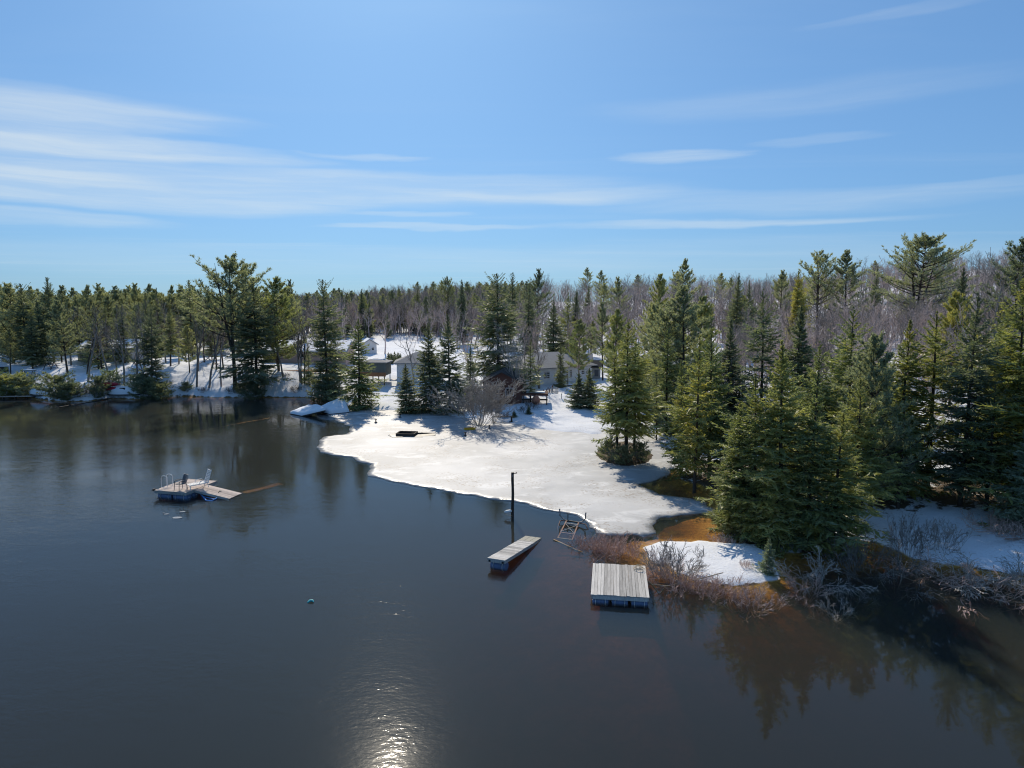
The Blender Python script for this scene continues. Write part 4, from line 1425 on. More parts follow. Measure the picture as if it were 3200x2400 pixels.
# blue tube frame lying in the water below the gangway
a, b, c2, d2 = P(432, 1066, .10), P(445, 1081, -.02), P(458, 1082, .0), P(468, 1076, .06)
tf = empty('tube_frame', (a.x, a.y, 0), 0, 'blue tubular frame half sunk in the water beside the gangway', 'frame')
of = Vector((a.x, a.y, 0))
MB().tube([a - of, (a * .5 + b * .5) - of + Vector((0, 0, .02)), b - of, c2 - of, d2 - of], .045, 8).build('bent_tube', 'blue_plastic', tf)
MB().tube([(a * .55 + b * .45) - of, (c2 * .4 + d2 * .6) - of], .03, 6).build('cross_tube', 'blue_plastic', tf)
# drifting ice scraps
for k, (px, py, sz, lb) in enumerate(((360, 1111, .20, 'small bright ice scrap drifting in front of the raft'), (353, 1109, .09, 'tiny ice crumb beside the bright ice scrap'),
                                      (383, 1119, .36, 'flat dull ice scrap furthest from the raft'), (395, 1106, .22, 'thin grey ice film between the raft and the flat scrap'))):
    p = P(px, py)
    m = MB()
    n = 9
    rr = [sz * random.uniform(.6, 1.1) for _ in range(n)]
    top = [(math.cos(6.283 * i / n) * rr[i], math.sin(6.283 * i / n) * rr[i] * .55, .025) for i in range(n)]
    bot = [(q[0] * 1.03, q[1] * 1.03, -.03) for q in top]
    m.add(top + bot, [tuple(range(n))] + [(i, i + n, (i + 1) % n + n, (i + 1) % n) for i in range(n)])
    o = m.build('ice_scrap', 'lake_ice')
    o.location = (p.x, p.y, 0)
    tag(o, lb, 'ice')
p = P(671, 1302)
o = MB().tube([(-.13, 0, .0), (-.05, .09, .05), (.06, .10, .05), (.12, .02, .02)], [.03, .05, .05, .02], 6).build('plastic_scrap', 'teal_plastic')
o.location = (p.x, p.y, 0)
tag(o, 'small turquoise plastic scrap afloat on the open water', 'litter')


# ------------------------------------------------------------------ pole, lift frame, sunken timbers
p = P(1107.5, 1116)
po = empty('mooring_pole', (p.x, p.y, 0), 0, 'tall dark wooden pole standing in the water by the ice edge', 'pole')
ht = z_for(1022, p.y)
MB().tube([(.012 * math.sin(k * 1.3), 0, -1.2 + (ht + 1.2) * k / 9) for k in range(10)], [.095, .10, .095, .09, .092, .085, .085, .08, .085, .082], 9).build('shaft', 'wood_dark', po)
MB().box((0, 0, ht + .02), (.17, .17, .05)).build('cap', 'black_trim', po)
MB().tube([(.06, 0, ht - .02), (.20, 0, ht + .0), (.24, 0, ht + .03)], [.02, .03, .05], 6).build('bracket', 'metal_rust', po)
MB().box((.0, -.09, ht - .14), (.05, .02, .14)).build('tag_plate', 'metal_grey', po)
by = empty('mooring_buoy', (p.x - .27, p.y - .10, .32), 0, 'white fender tied to the mooring pole just above the water', 'buoy')
MB().tube([(-.22, 0, -.03), (-.19, 0, -.025), (-.1, 0, 0), (.1, 0, .03), (.19, 0, .05), (.22, 0, .055)], [.03, .075, .10, .10, .075, .03], 12).build('body', 'plastic_white', by)
MB().tube([(-.22, 0, -.03), (-.14, -.03, -.16), (.05, -.03, -.20), (.27, .02, -.26)], .014, 6).build('tether', 'rope', by)

# rusty boat-lift frame, half sunk
A, B2, C2, D2 = P(1252 - 45, 1158, -.12), P(1241 - 3, 1165, -.12), P(1221, 1118, .18), P(1246, 1124, .18)   # near l, near r, far l, far r
A, B2 = P(1205, 1163, -.16), P(1236, 1167, -.16)
C2, D2 = P(1224, 1125, .14), P(1250, 1129, .14)
org = Vector((A.x, A.y, 0))
lf = empty('boat_lift_frame', tuple(org), 0, 'rusty metal boat-lift frame half sunk at the ice edge', 'frame')
q = lambda v_: v_ - org
for a, b in ((A, C2), (B2, D2)):
    MB().bar(q(a), q(b), .075).build('side_rail', 'metal_rust', lf)
for f, mt in ((.0, 'metal_grey'), (.30, 'metal_rust'), (.84, 'metal_grey'), (1.0, 'black_trim')):
    MB().bar(q(A.lerp(C2, f)) + Vector((0, 0, .01)), q(B2.lerp(D2, f)) + Vector((0, 0, .01)), .07).build('cross_bar', mt, lf)
for a, b in ((A.lerp(C2, .32), B2.lerp(D2, .8)), (B2.lerp(D2, .3), A.lerp(C2, .82))):
    MB().bar(q(a) + Vector((0, 0, .05)), q(b) + Vector((0, 0, .05)), .025).build('brace', 'metal_grey', lf)
wv = (D2 - C2).normalized()
for s, base in ((-1, C2), (1, D2)):
    p0 = q(base)
    MB().tube([p0, p0 + wv * s * .20 + Vector((0, 0, .08)), p0 + wv * s * .40 + Vector((0, .08, .24)), p0 + wv * s * .44 + Vector((0, .1, .62))], .04, 8).build('guide_arm', 'metal_grey', lf)
    MB().tube([p0, p0 + wv * s * .40 + Vector((0, -.2, .02)), p0 + wv * s * .60 + Vector((0, -.7, -.25)), p0 + wv * s * .60 + Vector((0, -1.1, -.55))], .035, 8).build('bent_leg', 'metal_rust', lf)
MB().bar(q(C2.lerp(D2, .12)) + Vector((0, .15, -.1)), q(C2.lerp(D2, .12)) + Vector((0, .15, .42)), .05).build('upright', 'black_trim', lf)

# sunken pale timbers
for a, b, r_, z1, z2, lb in (((398, 938), (583, 903), .17, -.42, -.12, 'long pale timber lying just under water off the snowy docks'),
                             ((527, 1066), (606, 1046), .30, -.30, -.42, 'wide pale board lying under water at the foot of the gangway'),
                             ((128, 880), (232, 862), .13, -.03, .05, 'thin dark log floating off the kayak rack'),
                             ((1196, 1167), (1262, 1196), .045, .0, -.25, 'thin pale pole sunk in front of the boat-lift frame')):
    pa, pb = P(*a, z1), P(*b, z2)
    o = empty('sunken_timber', (pa.x, pa.y, 0), 0, lb, 'timber')
    og = Vector((pa.x, pa.y, 0))
    n = 7
    pts = [pa.lerp(pb, k / n) - og + Vector((0, 0, random.uniform(-.02, .02))) for k in range(n + 1)]
    m = MB()
    for k in range(n):
        m.bar(pts[k], pts[k + 1], r_ * 2, .09)
    m.build('beam', 'wood_dark' if r_ == .13 else 'wood_tan', o)
    if r_ > .1:
        MB().bar(pts[3] + Vector((0, 0, -.07)), pts[3] + Vector((r_, r_, -.07)), .08).build('cross_piece', 'wood_tan', o)

# rope and stakes between the square dock and the bank
pts = [P(1392, 1248, .30), P(1404, 1262, .02), P(1440, 1266, .02), P(1480, 1258, .05), P(1520, 1248, .25), P(1562, 1237, .45)]
og = Vector((pts[0].x, pts[0].y, 0))
o = MB().tube([p_ - og for p_ in pts], .022, 6).build('mooring_rope', 'rope')
o.location = og
tag(o, 'tan rope running from the square dock to the snow islet', 'rope')
og = P(1398, 1247, 0)
cl = [Vector((.28 * math.cos(a) * (1 - .02 * k), .22 * math.sin(a), .40 + .004 * k)) for k, a in enumerate(np.linspace(0, 15, 34))]
o = MB().tube(cl, .014, 5).build('rope_coil', 'rope')
o.location = P(1391, 1247, 0) - Vector((.25, 0, 0))
tag(o, 'loose coil of cord at the corner of the square dock', 'rope')
for (a, b, lb) in (((1400, 1255), (1425, 1284), 'left arm of the pale V-shaped stakes beside the square dock'), ((1438, 1266), (1426, 1284), 'right arm of the pale V-shaped stakes beside the square dock')):
    pa, pb = P(*a, .35), P(*b, -.12)
    og = Vector((pb.x, pb.y, 0))
    o = MB().tube([pb - og, (pa + pb) / 2 - og + Vector((.02, 0, .02)), pa - og], [.03, .026, .02], 6).build('wooden_stake', 'wood_tan')
    o.location = og
    tag(o, lb, 'stake')

# ------------------------------------------------------------------ shore clutter
def slab(px_corners, z_list, name, label, th=.16, snow=.22):
    """snow-laden dock section hauled out on the shore"""
    cs = [P(a, b, z) for (a, b), z in zip(px_corners, z_list)]
    og = Vector((cs[0].x, cs[0].y, 0))
    root = empty(name, tuple(og), 0, label, 'dock section')
    lo = [q_ - og for q_ in cs]
    n = len(lo)
    dn = Vector((0, 0, -th))
    MB().add(lo + [v_ + dn for v_ in lo], [tuple(range(n)), tuple(reversed(range(n, 2 * n)))] + [(i, i + n, (i + 1) % n + n, (i + 1) % n) for i in range(n)]).build('deck_frame', 'wood_dark', root)
    # pillow of snow
    cen = sum(lo, Vector()) / n
    m = MB()
    rings = [(1.02, .0), (1.0, .5), (.94, .82), (.8, .97), (.45, 1.05)]
    per = []
    for i in range(n):
        for k in range(6):
            per.append(lo[i].lerp(lo[(i + 1) % n], k / 6))
    N = len(per)
    vs = []
    for s_, h_ in rings:
        for i, p_ in enumerate(per):
            j_ = 1 + .12 * math.sin(i * 1.7) * h_
            v_ = cen + (p_ - cen) * s_
            vs.append(v_ + Vector((0, 0, snow * h_ * j_ + .012)))
    fs = [(a * N + i, a * N + (i + 1) % N, (a + 1) * N + (i + 1) % N, (a + 1) * N + i) for a in range(len(rings) - 1) for i in range(N)]
    fs.append(tuple((len(rings) - 1) * N + i for i in range(N)))
    m.add(vs, fs, True)
    m.build('snow_load', 'snow_cover', root)
    return root


r1 = slab([(627, 893), (652, 898), (703, 886), (688, 878), (664, 879)], [.06, .06, .75, .80, .45], 'dock_section', 'snow-covered dock section tilted from the water up onto the shore', snow=.32)
r2 = slab([(684, 886), (712, 894), (754, 890), (746, 868), (730, 866)], [.25, .12, .15, 1.1, 1.1], 'dock_section', 'larger snow-covered dock section leaning on the bank behind the tilted one', snow=.40)
for r_, ps in ((r1, ((690, 884), (700, 889))), (r2, ((712, 892), (735, 892)))):
    for a, b in ps:
        g_ = P(a, b, 0) - r_.location
        MB().tube([(g_.x, g_.y, -.2), (g_.x, g_.y, .30)], .08, 6).build('post', 'wood_dark', r_)


def boat(name, px0, px1, py, label, ht=1.0, ln=None, hole=True):
    a, b = hit(px0, py), hit(px1, py - 1)
    c_ = (a + b) / 2
    ln = (b - a).length
    root = empty(name, (c_.x, c_.y, max(gz(c_.x, c_.y), 0)), math.atan2(b.y - a.y, b.x - a.x), label, 'boat')
    N, M_ = 15, 12
    def hull(scale, z0, z1, dz):
        vs, fs = [], []
        for i in range(N):
            t_ = i / (N - 1)
            hw = ln * .17 * (math.sin(math.pi * (t_ ** .8 * .93 + .05)) ** .75) * scale
            hh = ht * (.35 + .65 * math.sin(math.pi * (.12 + .8 * t_)))
            for k in range(M_):
                an = math.pi * k / (M_ - 1)
                vs.append(((t_ - .5) * ln * scale, -math.cos(an) * hw, z0 + dz + (z1 - z0) * hh * math.sin(an) ** .7))
        for i in range(N - 1):
            for k in range(M_ - 1):
                fs.append((i * M_ + k, i * M_ + k + 1, (i + 1) * M_ + k + 1, (i + 1) * M_ + k))
        return vs, fs
    m = MB(); m.add(*hull(1.0, 0, .55, 0), True); m.build('hull', 'plastic_grey', root)
    m = MB(); m.add(*hull(1.04, .12, 1.0, .04), True); m.build('snow_load', 'snow_cover', root)
    MB().tube([((k / 8 - .5) * ln * 1.02, -ln * .165 * (math.sin(math.pi * ((k / 8) ** .8 * .93 + .05)) ** .75) - .05, .12) for k in range(9)], .05, 6).build('gunwale', 'black_trim', root)
    if hole:
        MB().box((ln * .02, -ln * .10, ht * .72), (.7, .35, .25)).build('windshield', 'black_trim', root)
        MB().box((-ln * .42, -.35, .25), (.25, .25, .35)).build('outboard_motor', 'black_trim', root)
    return root


boat('covered_boat', 234, 304, 859, 'snow-covered motor boat moored below the dark hemlock', 1.25)
boat('covered_boat', 70, 106, 857, 'small snow-covered boat beside the long plank walkway', 1.0, hole=False)
# walkway at the far left
a, b = P(-60, 858, .30), P(68, 856, .30)
wk = empty('plank_walkway', (a.x, a.y, 0), 0, 'low tan plank walkway along the water at the left', 'walkway')
og = Vector((a.x, a.y, 0))
for k in range(3):
    MB().bar(a - og + Vector((0, k * .32, 0)), b - og + Vector((0, k * .32, 0)), .29, .05).build('plank', 'deck_tan', wk)
for k in range(5):
    p_ = a.lerp(b, (k + .5) / 5) - og
    MB().tube([(p_.x, p_.y + .3, -.9), (p_.x, p_.y + .3, .24)], .06, 6).build('post', 'wood_dark', wk)
# kayak rack with kayaks
c_ = hit(234, 857)
kr = empty('kayak_rack', (c_.x, c_.y, c_.z), 0, 'white A-frame kayak rack on the left shore', 'rack')
for x0 in (-1.05, .45):
    for s in (-1, 1):
        MB().bar((x0, s * .45, -.2), (x0 + .05, s * .04, 2.05), .08).build('leg', 'deck_grey', kr)
    for z_ in (.75, 1.35):
        MB().bar((x0, -.55, z_), (x0, .55, z_), .07).build('arm', 'deck_grey', kr)
MB().bar((-1.1, 0, 2.02), (.55, 0, 2.02), .07).build('ridge_bar', 'deck_grey', kr)
for z_, y_, lb in ((.92, -.30, 'red kayak on the lower arms of the rack'), (1.52, -.28, 'red kayak on the upper arms of the rack')):
    ky = empty('kayak', (c_.x + .35, c_.y + y_, c_.z + z_), R(-4), lb, 'kayak', 'kayaks on the rack')
    prof = [(-1.7, .02), (-1.4, .13), (-.8, .24), (0, .28), (.8, .24), (1.4, .13), (1.7, .02)]
    MB().tube([(x_, 0, .10 * (x_ / 1.7) ** 2) for x_, r_ in prof], [r_ for x_, r_ in prof], 10).build('hull', 'red_plastic', ky)
    MB().tube([(.45 * math.cos(a_), .20 * math.sin(a_), .25) for a_ in np.linspace(0, 6.283, 13)], .03, 5).build('cockpit_rim', 'black_trim', ky)
    MB().tube([(-1.3, 0, .20), (-.6, 0, .30)], [.05, .07], 6).build('snow_ridge', 'snow_cover', ky)
# picnic tables far left
for px, py, lb, rz in ((62, 812, 'snow-topped picnic table on the left snow bank', .2), (110, 797, 'dark low picnic table standing in the snow behind the leaning pine', -.2)):
    g_ = hit(px, py)
    tb = empty('picnic_table', tuple(g_), rz, lb, 'table')
    for k in range(4):
        MB().box((0, (k - 1.5) * .2, .72), (1.8, .19, .04)).build('plank', 'wood_dark', tb)
    for s in (-1, 1):
        MB().box((0, s * .72, .44), (1.8, .26, .04)).build('bench', 'wood_dark', tb)
        for t_ in (-1, 1):
            MB().bar((s * .62, t_ * .7, -.1), (s * .62, t_ * .22, .70), .07).build('leg', 'wood_dark', tb)
    if px < 100:
        MB().box((0, 0, .83), (1.75, .76, .18)).build('snow_load', 'snow_cover', tb, .07)
g_ = hit(8, 803)
sb = empty('storage_box', tuple(g_), 0, 'dark brown storage box on the left snow bank', 'box')
MB().box((0, 0, .32), (1.1, .7, .66)).build('body', 'wood_dark', sb, .02)
MB().box((0, 0, .68), (1.2, .8, .06)).build('lid', 'black_trim', sb, .02)

# things on the ice
def post(px, py, h, label, bar=False):
    p_ = hit(px, py)
    o_ = empty('ice_post', (p_.x, p_.y, max(p_.z, .05)), 0, label, 'post', 'short posts in the ice')
    MB().tube([(0, 0, -.15), (0, 0, h)], .055, 8).build('stem', 'wood_dark', o_)
    MB().box((0, 0, h + .02), (.26, .10, .06)).build('cap', 'black_trim', o_)
    MB().tube([(.05 * k, .02, .03) for k in (-3, -1, 1, 3)], [.06, .10, .10, .05], 6).build('foot_debris', 'wood_dark', o_)


for px, py, h, lb in ((812, 915, .34, 'short dark post on the ice nearest the brown bank'), (864, 904, .30, 'short dark post on the ice below the small dark spruce'),
                      (1005, 944, .36, 'short dark post on the ice between the hatch and the bare shrub'), (913, 894, .28, 'short dark post at the foot of the twin spruces'),
                      (1057, 928, .36, 'short dark post on the ice at the foot of the bare shrubs')):
    post(px, py, h, lb)
p = hit(1102, 912)
bn = empty('log_bench', (p.x, p.y, p.z), 0, 'dark bench of a board on a post beside the bare shrubs', 'bench')
MB().bar((-1.75, .1, .52), (.45, 0, .56), .16, .08).build('seat', 'wood_dark', bn)
MB().tube([(.15, 0, -.1), (.15, 0, .52)], .09, 8).build('post', 'wood_dark', bn)
MB().box((.15, 0, .02), (.5, .3, .06)).build('foot', 'wood_dark', bn)
p = P(879, 940, .05)
ht_ = empty('ice_hatch', (p.x, p.y, .05), R(-6), 'black timber box frozen into the ice with a yellow board inside', 'crate')
for s in (-1, 1):
    MB().box((0, s * .70, .12), (1.75, .12, .30)).build('side_board', 'wood_dark', ht_)
    MB().box((s * .85, 0, .12), (.12, 1.30, .30)).build('end_board', 'wood_dark', ht_)
MB().box((.05, .0, .04), (1.55, 1.25, .05)).build('floor_board', 'black_trim', ht_)
MB().box((.25, -.25, .12), (.95, .40, .06), R(8)).build('yellow_board', 'yellow_plastic', ht_)
m = MB()
N = 26
rr = [1 + .28 * math.sin(2 * a_ + 1) + .18 * math.sin(5 * a_) + .10 * math.sin(9 * a_ + 2) for a_ in np.linspace(0, 6.283, N, endpoint=False)]
ring = [(1.75 * rr[i] * math.cos(6.283 * i / N) + .35, 1.25 * rr[i] * math.sin(6.283 * i / N) - .1, .045 + .012 * math.sin(i)) for i in range(N)]
rim_ = [(x_ * 1.06, y_ * 1.06, -.04) for x_, y_, z_ in ring]
m.add(ring + rim_, [tuple(range(N))] + [(i, i + N, (i + 1) % N + N, (i + 1) % N) for i in range(N)])
m.build('melt_slush', 'slush', ht_)
p = P(905, 938, .06)
lgn = empty('ice_log', (p.x, p.y, .06), R(12), 'thin dark log lying on the ice beside the timber box', 'log')
MB().tube([(-.7, 0, .05), (0, .03, .07), (.8, .0, .06), (1.6, .1, .05)], [.11, .09, .06, .02], 7).build('stem', 'wood_dark', lgn)
MB().tube([(.0, .03, .07), (.35, .3, .12)], [.04, .012], 5).build('stub', 'wood_dark', lgn)
p = P(1015, 928, .06)
sl = empty('plastic_sled', (p.x, p.y, .06), R(22), 'yellow plastic sled lying on the ice by the bare shrub', 'sled')
MB().add([(-.55, -.24, .03), (.45, -.24, .03), (.62, -.14, .20), (.62, .14, .20), (.45, .24, .03), (-.55, .24, .03)], [(0, 1, 4, 5), (1, 2, 3, 4)]).build('floor', 'yellow_plastic', sl)
for s in (-1, 1):
    MB().bar((-.55, s * .25, .10), (.48, s * .25, .10), .03, .16).build('side_wall', 'yellow_plastic', sl)
MB().bar((-.55, -.25, .10), (-.55, .25, .10), .03, .16).build('back_wall', 'yellow_plastic', sl)

# round boulder
p = hit(1158, 873)
bm = bmesh.new()
bmesh.ops.create_icosphere(bm, subdivisions=3, radius=.5)
for v_ in bm.verts:
    n_ = v_.co.normalized()
    v_.co *= 1 + .12 * math.sin(n_.x * 5 + 1) * math.cos(n_.y * 4) + .06 * math.sin(n_.z * 9)
    v_.co.z *= 1.15
me = bpy.data.meshes.new('boulder'); bm.to_mesh(me); bm.free()
me.polygons.foreach_set('use_smooth', [True] * len(me.polygons))
me.materials.append(MATS['boulder'])
bo = link(bpy.data.objects.new('boulder', me)); bo.location = (p.x, p.y, p.z + .42)
tag(bo, 'rounded rust-orange and white boulder at the foot of the thin green tree', 'boulder')

# stakes, fence
ORD = ['first', 'second', 'third', 'fourth', 'fifth', 'sixth', 'seventh', 'eighth', 'ninth', 'tenth', 'eleventh']
for k in range(8):
    p = hit(1171 + k * 3.2, 856 - k * 1.5)
    o = empty('fence_stake', tuple(p), 0, '%s reddish-brown stake of the row, counted from the picket fence' % ORD[7 - k], 'stake', 'row of reddish stakes')
    h_ = .55 + .12 * math.sin(k * 2.1)
    MB().box((0, 0, h_ / 2 - .1), (.13, .07, h_ + .2), R(10 * math.sin(k))).build('shaft', 'wood_red', o)
    MB().add([(-.065, -.035, h_), (.065, -.035, h_), (.065, .035, h_), (-.065, .035, h_), (0, 0, h_ + .09)], [(0, 1, 4), (1, 2, 4), (2, 3, 4), (3, 0, 4)]).build('point', 'wood_red', o)
p = hit(1198, 850)
pf = empty('picket_fence', tuple(p), R(-12), 'short piece of grey picket fence at the end of the stakes', 'fence')
for k in range(6):
    MB().box(((k - 2.5) * .16, 0, .35), (.10, .03, .9)).build('picket', 'deck_grey', pf)
for z_ in (.2, .6):
    MB().box((0, .03, z_), (1.0, .03, .08)).build('rail', 'deck_grey', pf)
p = hit(1213, 862)
st = empty('marker_stake', tuple(p), 0, 'small grey stake in the snow below the picket fence', 'stake')
MB().box((0, 0, .25), (.10, .06, .7)).build('shaft', 'deck_grey', st)
MB().box((0, -.04, .52), (.16, .03, .10)).build('plate', 'deck_grey', st)


# ------------------------------------------------------------------ buildings
def win(root, x, z, w, h, y, axis='y', sgn=-1, frame='wall_white', mull=1):
    """window let into the wall face at y: frame, pane, mullions"""
    t_ = .06
    def b(cx, cz, sx, sz, dep, out):
        if axis == 'y': return (cx, y + sgn * out, cz), (sx, dep, sz)
        return (y + sgn * out, cx, cz), (dep, sx, sz)
    c0, s0 = b(x, z, w, h, .02, .014)
    f = MB().box(c0, s0).build('window', 'glass_pane', root)
    m = MB()
    for cx, cz, sx, sz in ((x - w / 2, z, t_, h + t_), (x + w / 2, z, t_, h + t_), (x, z - h / 2, w - t_, t_), (x, z + h / 2, w - t_, t_)):
        m.box(*b(cx, cz, sx, sz, .07, .035))
    m.build('frame', frame, f)
    for k in range(mull):
        MB().box(*b(x - w / 2 + w * (k + 1) / (mull + 1), z, .045, h - t_, .05, .03)).build('mullion', frame, f)
    return f


def house(name, px, dist, w, d, hw, rh, rz, wallm, roofm, label, roof='gable', over=.35, snow=0.0, base=None, sink=.5, trim='wall_white', siding=0.26):
    """box walls of w (x) by d (y), local -y faces the lake; gable ridge runs along x, 'front' gable along y, or hip"""
    x, y = at_dist(px, dist, 2)
    z = gz(x, y) if base is None else base
    root = empty(name, (x, y, z), rz, label, 'house' if 'shed' not in name else 'shed')
    X, Y = w / 2, d / 2
    m = MB()
    vs = [(-X, -Y, -sink), (X, -Y, -sink), (X, Y, -sink), (-X, Y, -sink), (-X, -Y, hw), (X, -Y, hw), (X, Y, hw), (-X, Y, hw)]
    fs = [(0, 1, 5, 4), (1, 2, 6, 5), (2, 3, 7, 6), (3, 0, 4, 7)]
    if roof == 'gable':
        vs += [(-X, 0, hw + rh), (X, 0, hw + rh)]
        fs += [(1, 2, 6, 9, 5), (3, 0, 4, 8, 7)]; fs.pop(1); fs.pop(2)
    elif roof == 'front':
        vs += [(0, -Y, hw + rh), (0, Y, hw + rh)]
        fs += [(0, 1, 5, 8, 4), (2, 3, 7, 9, 6)]; fs.pop(0); fs.pop(1)
    m.add(vs, fs)
    wl = m.build('wall', wallm, root)
    if siding:                                          # lap boards proud of the lake-side wall
        n = int(hw / siding)
        me = None
        for k in range(n):
            if me is None:
                o_ = MB().add([(-X, -.03, 0), (X, -.03, 0), (X, -.008, siding * .97), (-X, -.008, siding * .97), (-X, .0, 0), (X, .0, 0)], [(0, 1, 2, 3), (0, 4, 5, 1)]).build('siding_board', wallm, wl)
                me = o_.data
            else:
                o_ = link(bpy.data.objects.new('siding_board', me), wl)
            o_.location = (0, -Y, k * siding)
    t_ = .10
    XO, YO = X + over, Y + over

    def roofpart(nm, mt, dz, th, parent, k=1.0):
        m = MB()
        xo, yo = XO * k, YO * k
        if roof == 'gable':
            e = hw - rh * over / Y
            top = [(-xo, -yo, e + dz), (xo, -yo, e + dz), (xo, 0, hw + rh + dz), (-xo, 0, hw + rh + dz), (xo, yo, e + dz), (-xo, yo, e + dz)]
            qs = [(0, 1, 2, 3), (3, 2, 4, 5)]
        elif roof == 'front':
            e = hw - rh * over / X
            top = [(-xo, -yo, e + dz), (-xo, yo, e + dz), (0, yo, hw + rh + dz), (0, -yo, hw + rh + dz), (xo, yo, e + dz), (xo, -yo, e + dz)]
            qs = [(3, 2, 1, 0), (5, 4, 2, 3)]
        else:
            e = hw - .04
            rx = max(X - Y, .3)
            top = [(-xo, -yo, e + dz), (xo, -yo, e + dz), (xo, yo, e + dz), (-xo, yo, e + dz), (-rx, 0, hw + rh + dz), (rx, 0, hw + rh + dz)]
            qs = [(0, 1, 5, 4), (1, 2, 5), (2, 3, 4, 5), (3, 0, 4)]
        n = len(top)
        m.add(top + [(a, b, c - th) for a, b, c in top], qs + [tuple(i + n for i in reversed(q_)) for q_ in qs])
        bnd = {}
        for q_ in qs:
            for i in range(len(q_)):
                a, b = q_[i], q_[(i + 1) % len(q_)]
                if (b, a) in bnd: bnd.pop((b, a))
                else: bnd[(a, b)] = 1
        m.f += [(b, a, a + n, b + n) for a, b in bnd]
        m.sm += [False] * len(bnd)
        return m.build(nm, mt, parent)
    rf_ = roofpart('roof', roofm, .13, .12, root)
    if snow:
        roofpart('roof_snow', 'snow_cover', .13 + snow + .004, snow, rf_, .985)
    return root, X, Y


# pink bungalow
h, X, Y = house('bungalow', 672, 113, 12.5, 7.5, 1.95, 1.25, R(2), 'wall_pink', 'shingle_grey', 'pink-brown bungalow with snow-covered roof above the left bank', 'gable', snow=.22, siding=0)
win(h, -4.3, 1.15, 1.15, 1.1, -Y, mull=2); win(h, -.2, 1.35, .8, .55, -Y); win(h, 3.6, 1.1, 1.2, 1.0, -Y, mull=2)
MB().box((0, -Y - .06, .12), (12.4, .10, .26)).build('foundation_strip', 'wall_grey', h)
MB().box((2.0, .5, 3.15), (.7, .6, .9)).build('chimney', 'wall_grey', h)
d_ = empty('timber_deck', tuple(hit(648, 803)), R(1), 'low orange timber deck edge in front of the pink bungalow', 'deck')
for k in range(4):
    MB().box((0, .3 * k, .12), (8.5, .28, .06)).build('plank', 'wood_orange', d_)
MB().box((0, -.17, .02), (8.5, .05, .26)).build('fascia', 'wood_orange', d_)
# grey cottage left
h, X, Y = house('cottage', 254, 114, 8.5, 6.5, 2.2, 1.2, R(-3), 'wall_grey', 'shingle_grey', 'grey cottage with snowy roof hidden behind bare trees on the left', 'gable', snow=.18)
win(h, -2.4, 1.3, .6, .9, -Y, mull=0); win(h, .6, 1.3, 1.5, .7, -Y, mull=1); win(h, 2.6, 1.3, .7, .9, -Y)
MB().box((-.6, -Y - .04, .85), (.9, .06, 1.75)).build('door', 'wall_white', h)
# small gable shed behind
h, X, Y = house('garden_shed', 797, 132, 2.5, 3.4, 1.7, .8, R(18), 'wall_white', 'shingle_grey', 'pale gabled shed with snowy roof behind the yellow-green spruce', 'front', snow=.10)
win(h, .55, .85, .45, .55, -Y, mull=0)
# boathouse on posts
h, X, Y = house('boathouse_shed', 812, 99, 3.6, 3.2, 2.9, .35, R(-4), 'wall_greygreen', 'shingle_grey', 'grey-green flat-roofed shed on posts with orange timber skirt', 'hip', over=.25, snow=0, sink=-1.15, siding=0)
o_ = h.children[0]
MB().box((0, -Y - .03, 1.30), (3.66, .05, .55)).build('timber_skirt', 'wood_orange', h)
for k in range(5):
    MB().box((-1.6 + .8 * k, -Y + .08, .40), (.13, .13, 1.5)).build('post', 'wood_tan', h)
for k in range(12):
    MB().box((-X + .15 + k * .30, -Y - .015, 2.22), (.26, .03, 1.25)).build('batten_board', 'wall_greygreen', h)
bl = MB()
bl.tube([(.3 + .9 * math.cos(a_), .1 + .55 * math.sin(a_), 3.14 + .03 * math.cos(a_ * 2)) for a_ in np.linspace(0, 5.6, 10)], .22, 8).build('roof_snow', 'snow_cover', h)
# white hip cabin
h, X, Y = house('cabin', 908, 99, 6.2, 5.0, 2.35, 1.25, R(6), 'wall_white', 'shingle_grey', 'white cabin with grey hipped roof behind the small dark spruce', 'hip', over=.45)
win(h, -1.9, 1.35, .8, .85, -Y); win(h, 1.2, 1.35, .9, .85, -Y)
MB().box((-X - .5, -Y + .4, .05), (1.0, 1.2, .12)).build('porch_step', 'deck_grey', h)
for s in (0, 1):
    MB().box((-X - .95, -Y - .15 + s * 1.1, .45), (.07, .07, .9)).build('rail_post', 'wall_white', h)
MB().box((-X - .95, -Y + .4, .88), (.06, 1.15, .06)).build('handrail', 'wall_white', h)
# red-brown cabin with black roof
h, X, Y = house('lake_cabin', 1088, 85, 4.4, 6.0, 2.3, 1.15, R(-3), 'wood_red', 'shingle_dark', 'red-brown cabin with black gabled roof behind the bare shrubs', 'front', over=.4)
win(h, -.9, 1.2, .9, .9, -Y); win(h, .9, 1.2, .9, .9, -Y)
MB().box((0, -Y - .03, 1.95), (.5, .05, .35)).build('gable_vent', 'black_trim', h)
cz = empty('cabin_deck', tuple(h.location), h.rotation_euler.z, 'raised reddish timber deck beside the red-brown cabin', 'deck')
for k in range(10):
    MB().box((X + 1.6, -Y + .3 + k * .27, .98), (3.1, .25, .05)).build('plank', 'wood_red', cz)
for a_ in (.25, 1.6, 3.0):
    MB().box((X + a_, -Y + .25, .1), (.14, .14, 1.7)).build('post', 'wood_dark', cz)
MB().box((X + 1.6, -Y + .14, .86), (3.1, .05, .22)).build('fascia', 'wood_red', cz)
MB().box((X + 1.6, -Y + .5, .25), (3.0, .06, .18)).build('brace_board', 'wood_dark', cz)
MB().box((X + 1.7, -Y + 1.2, 1.06), (2.2, 1.2, .12)).build('snow_load', 'snow_cover', cz, .04)
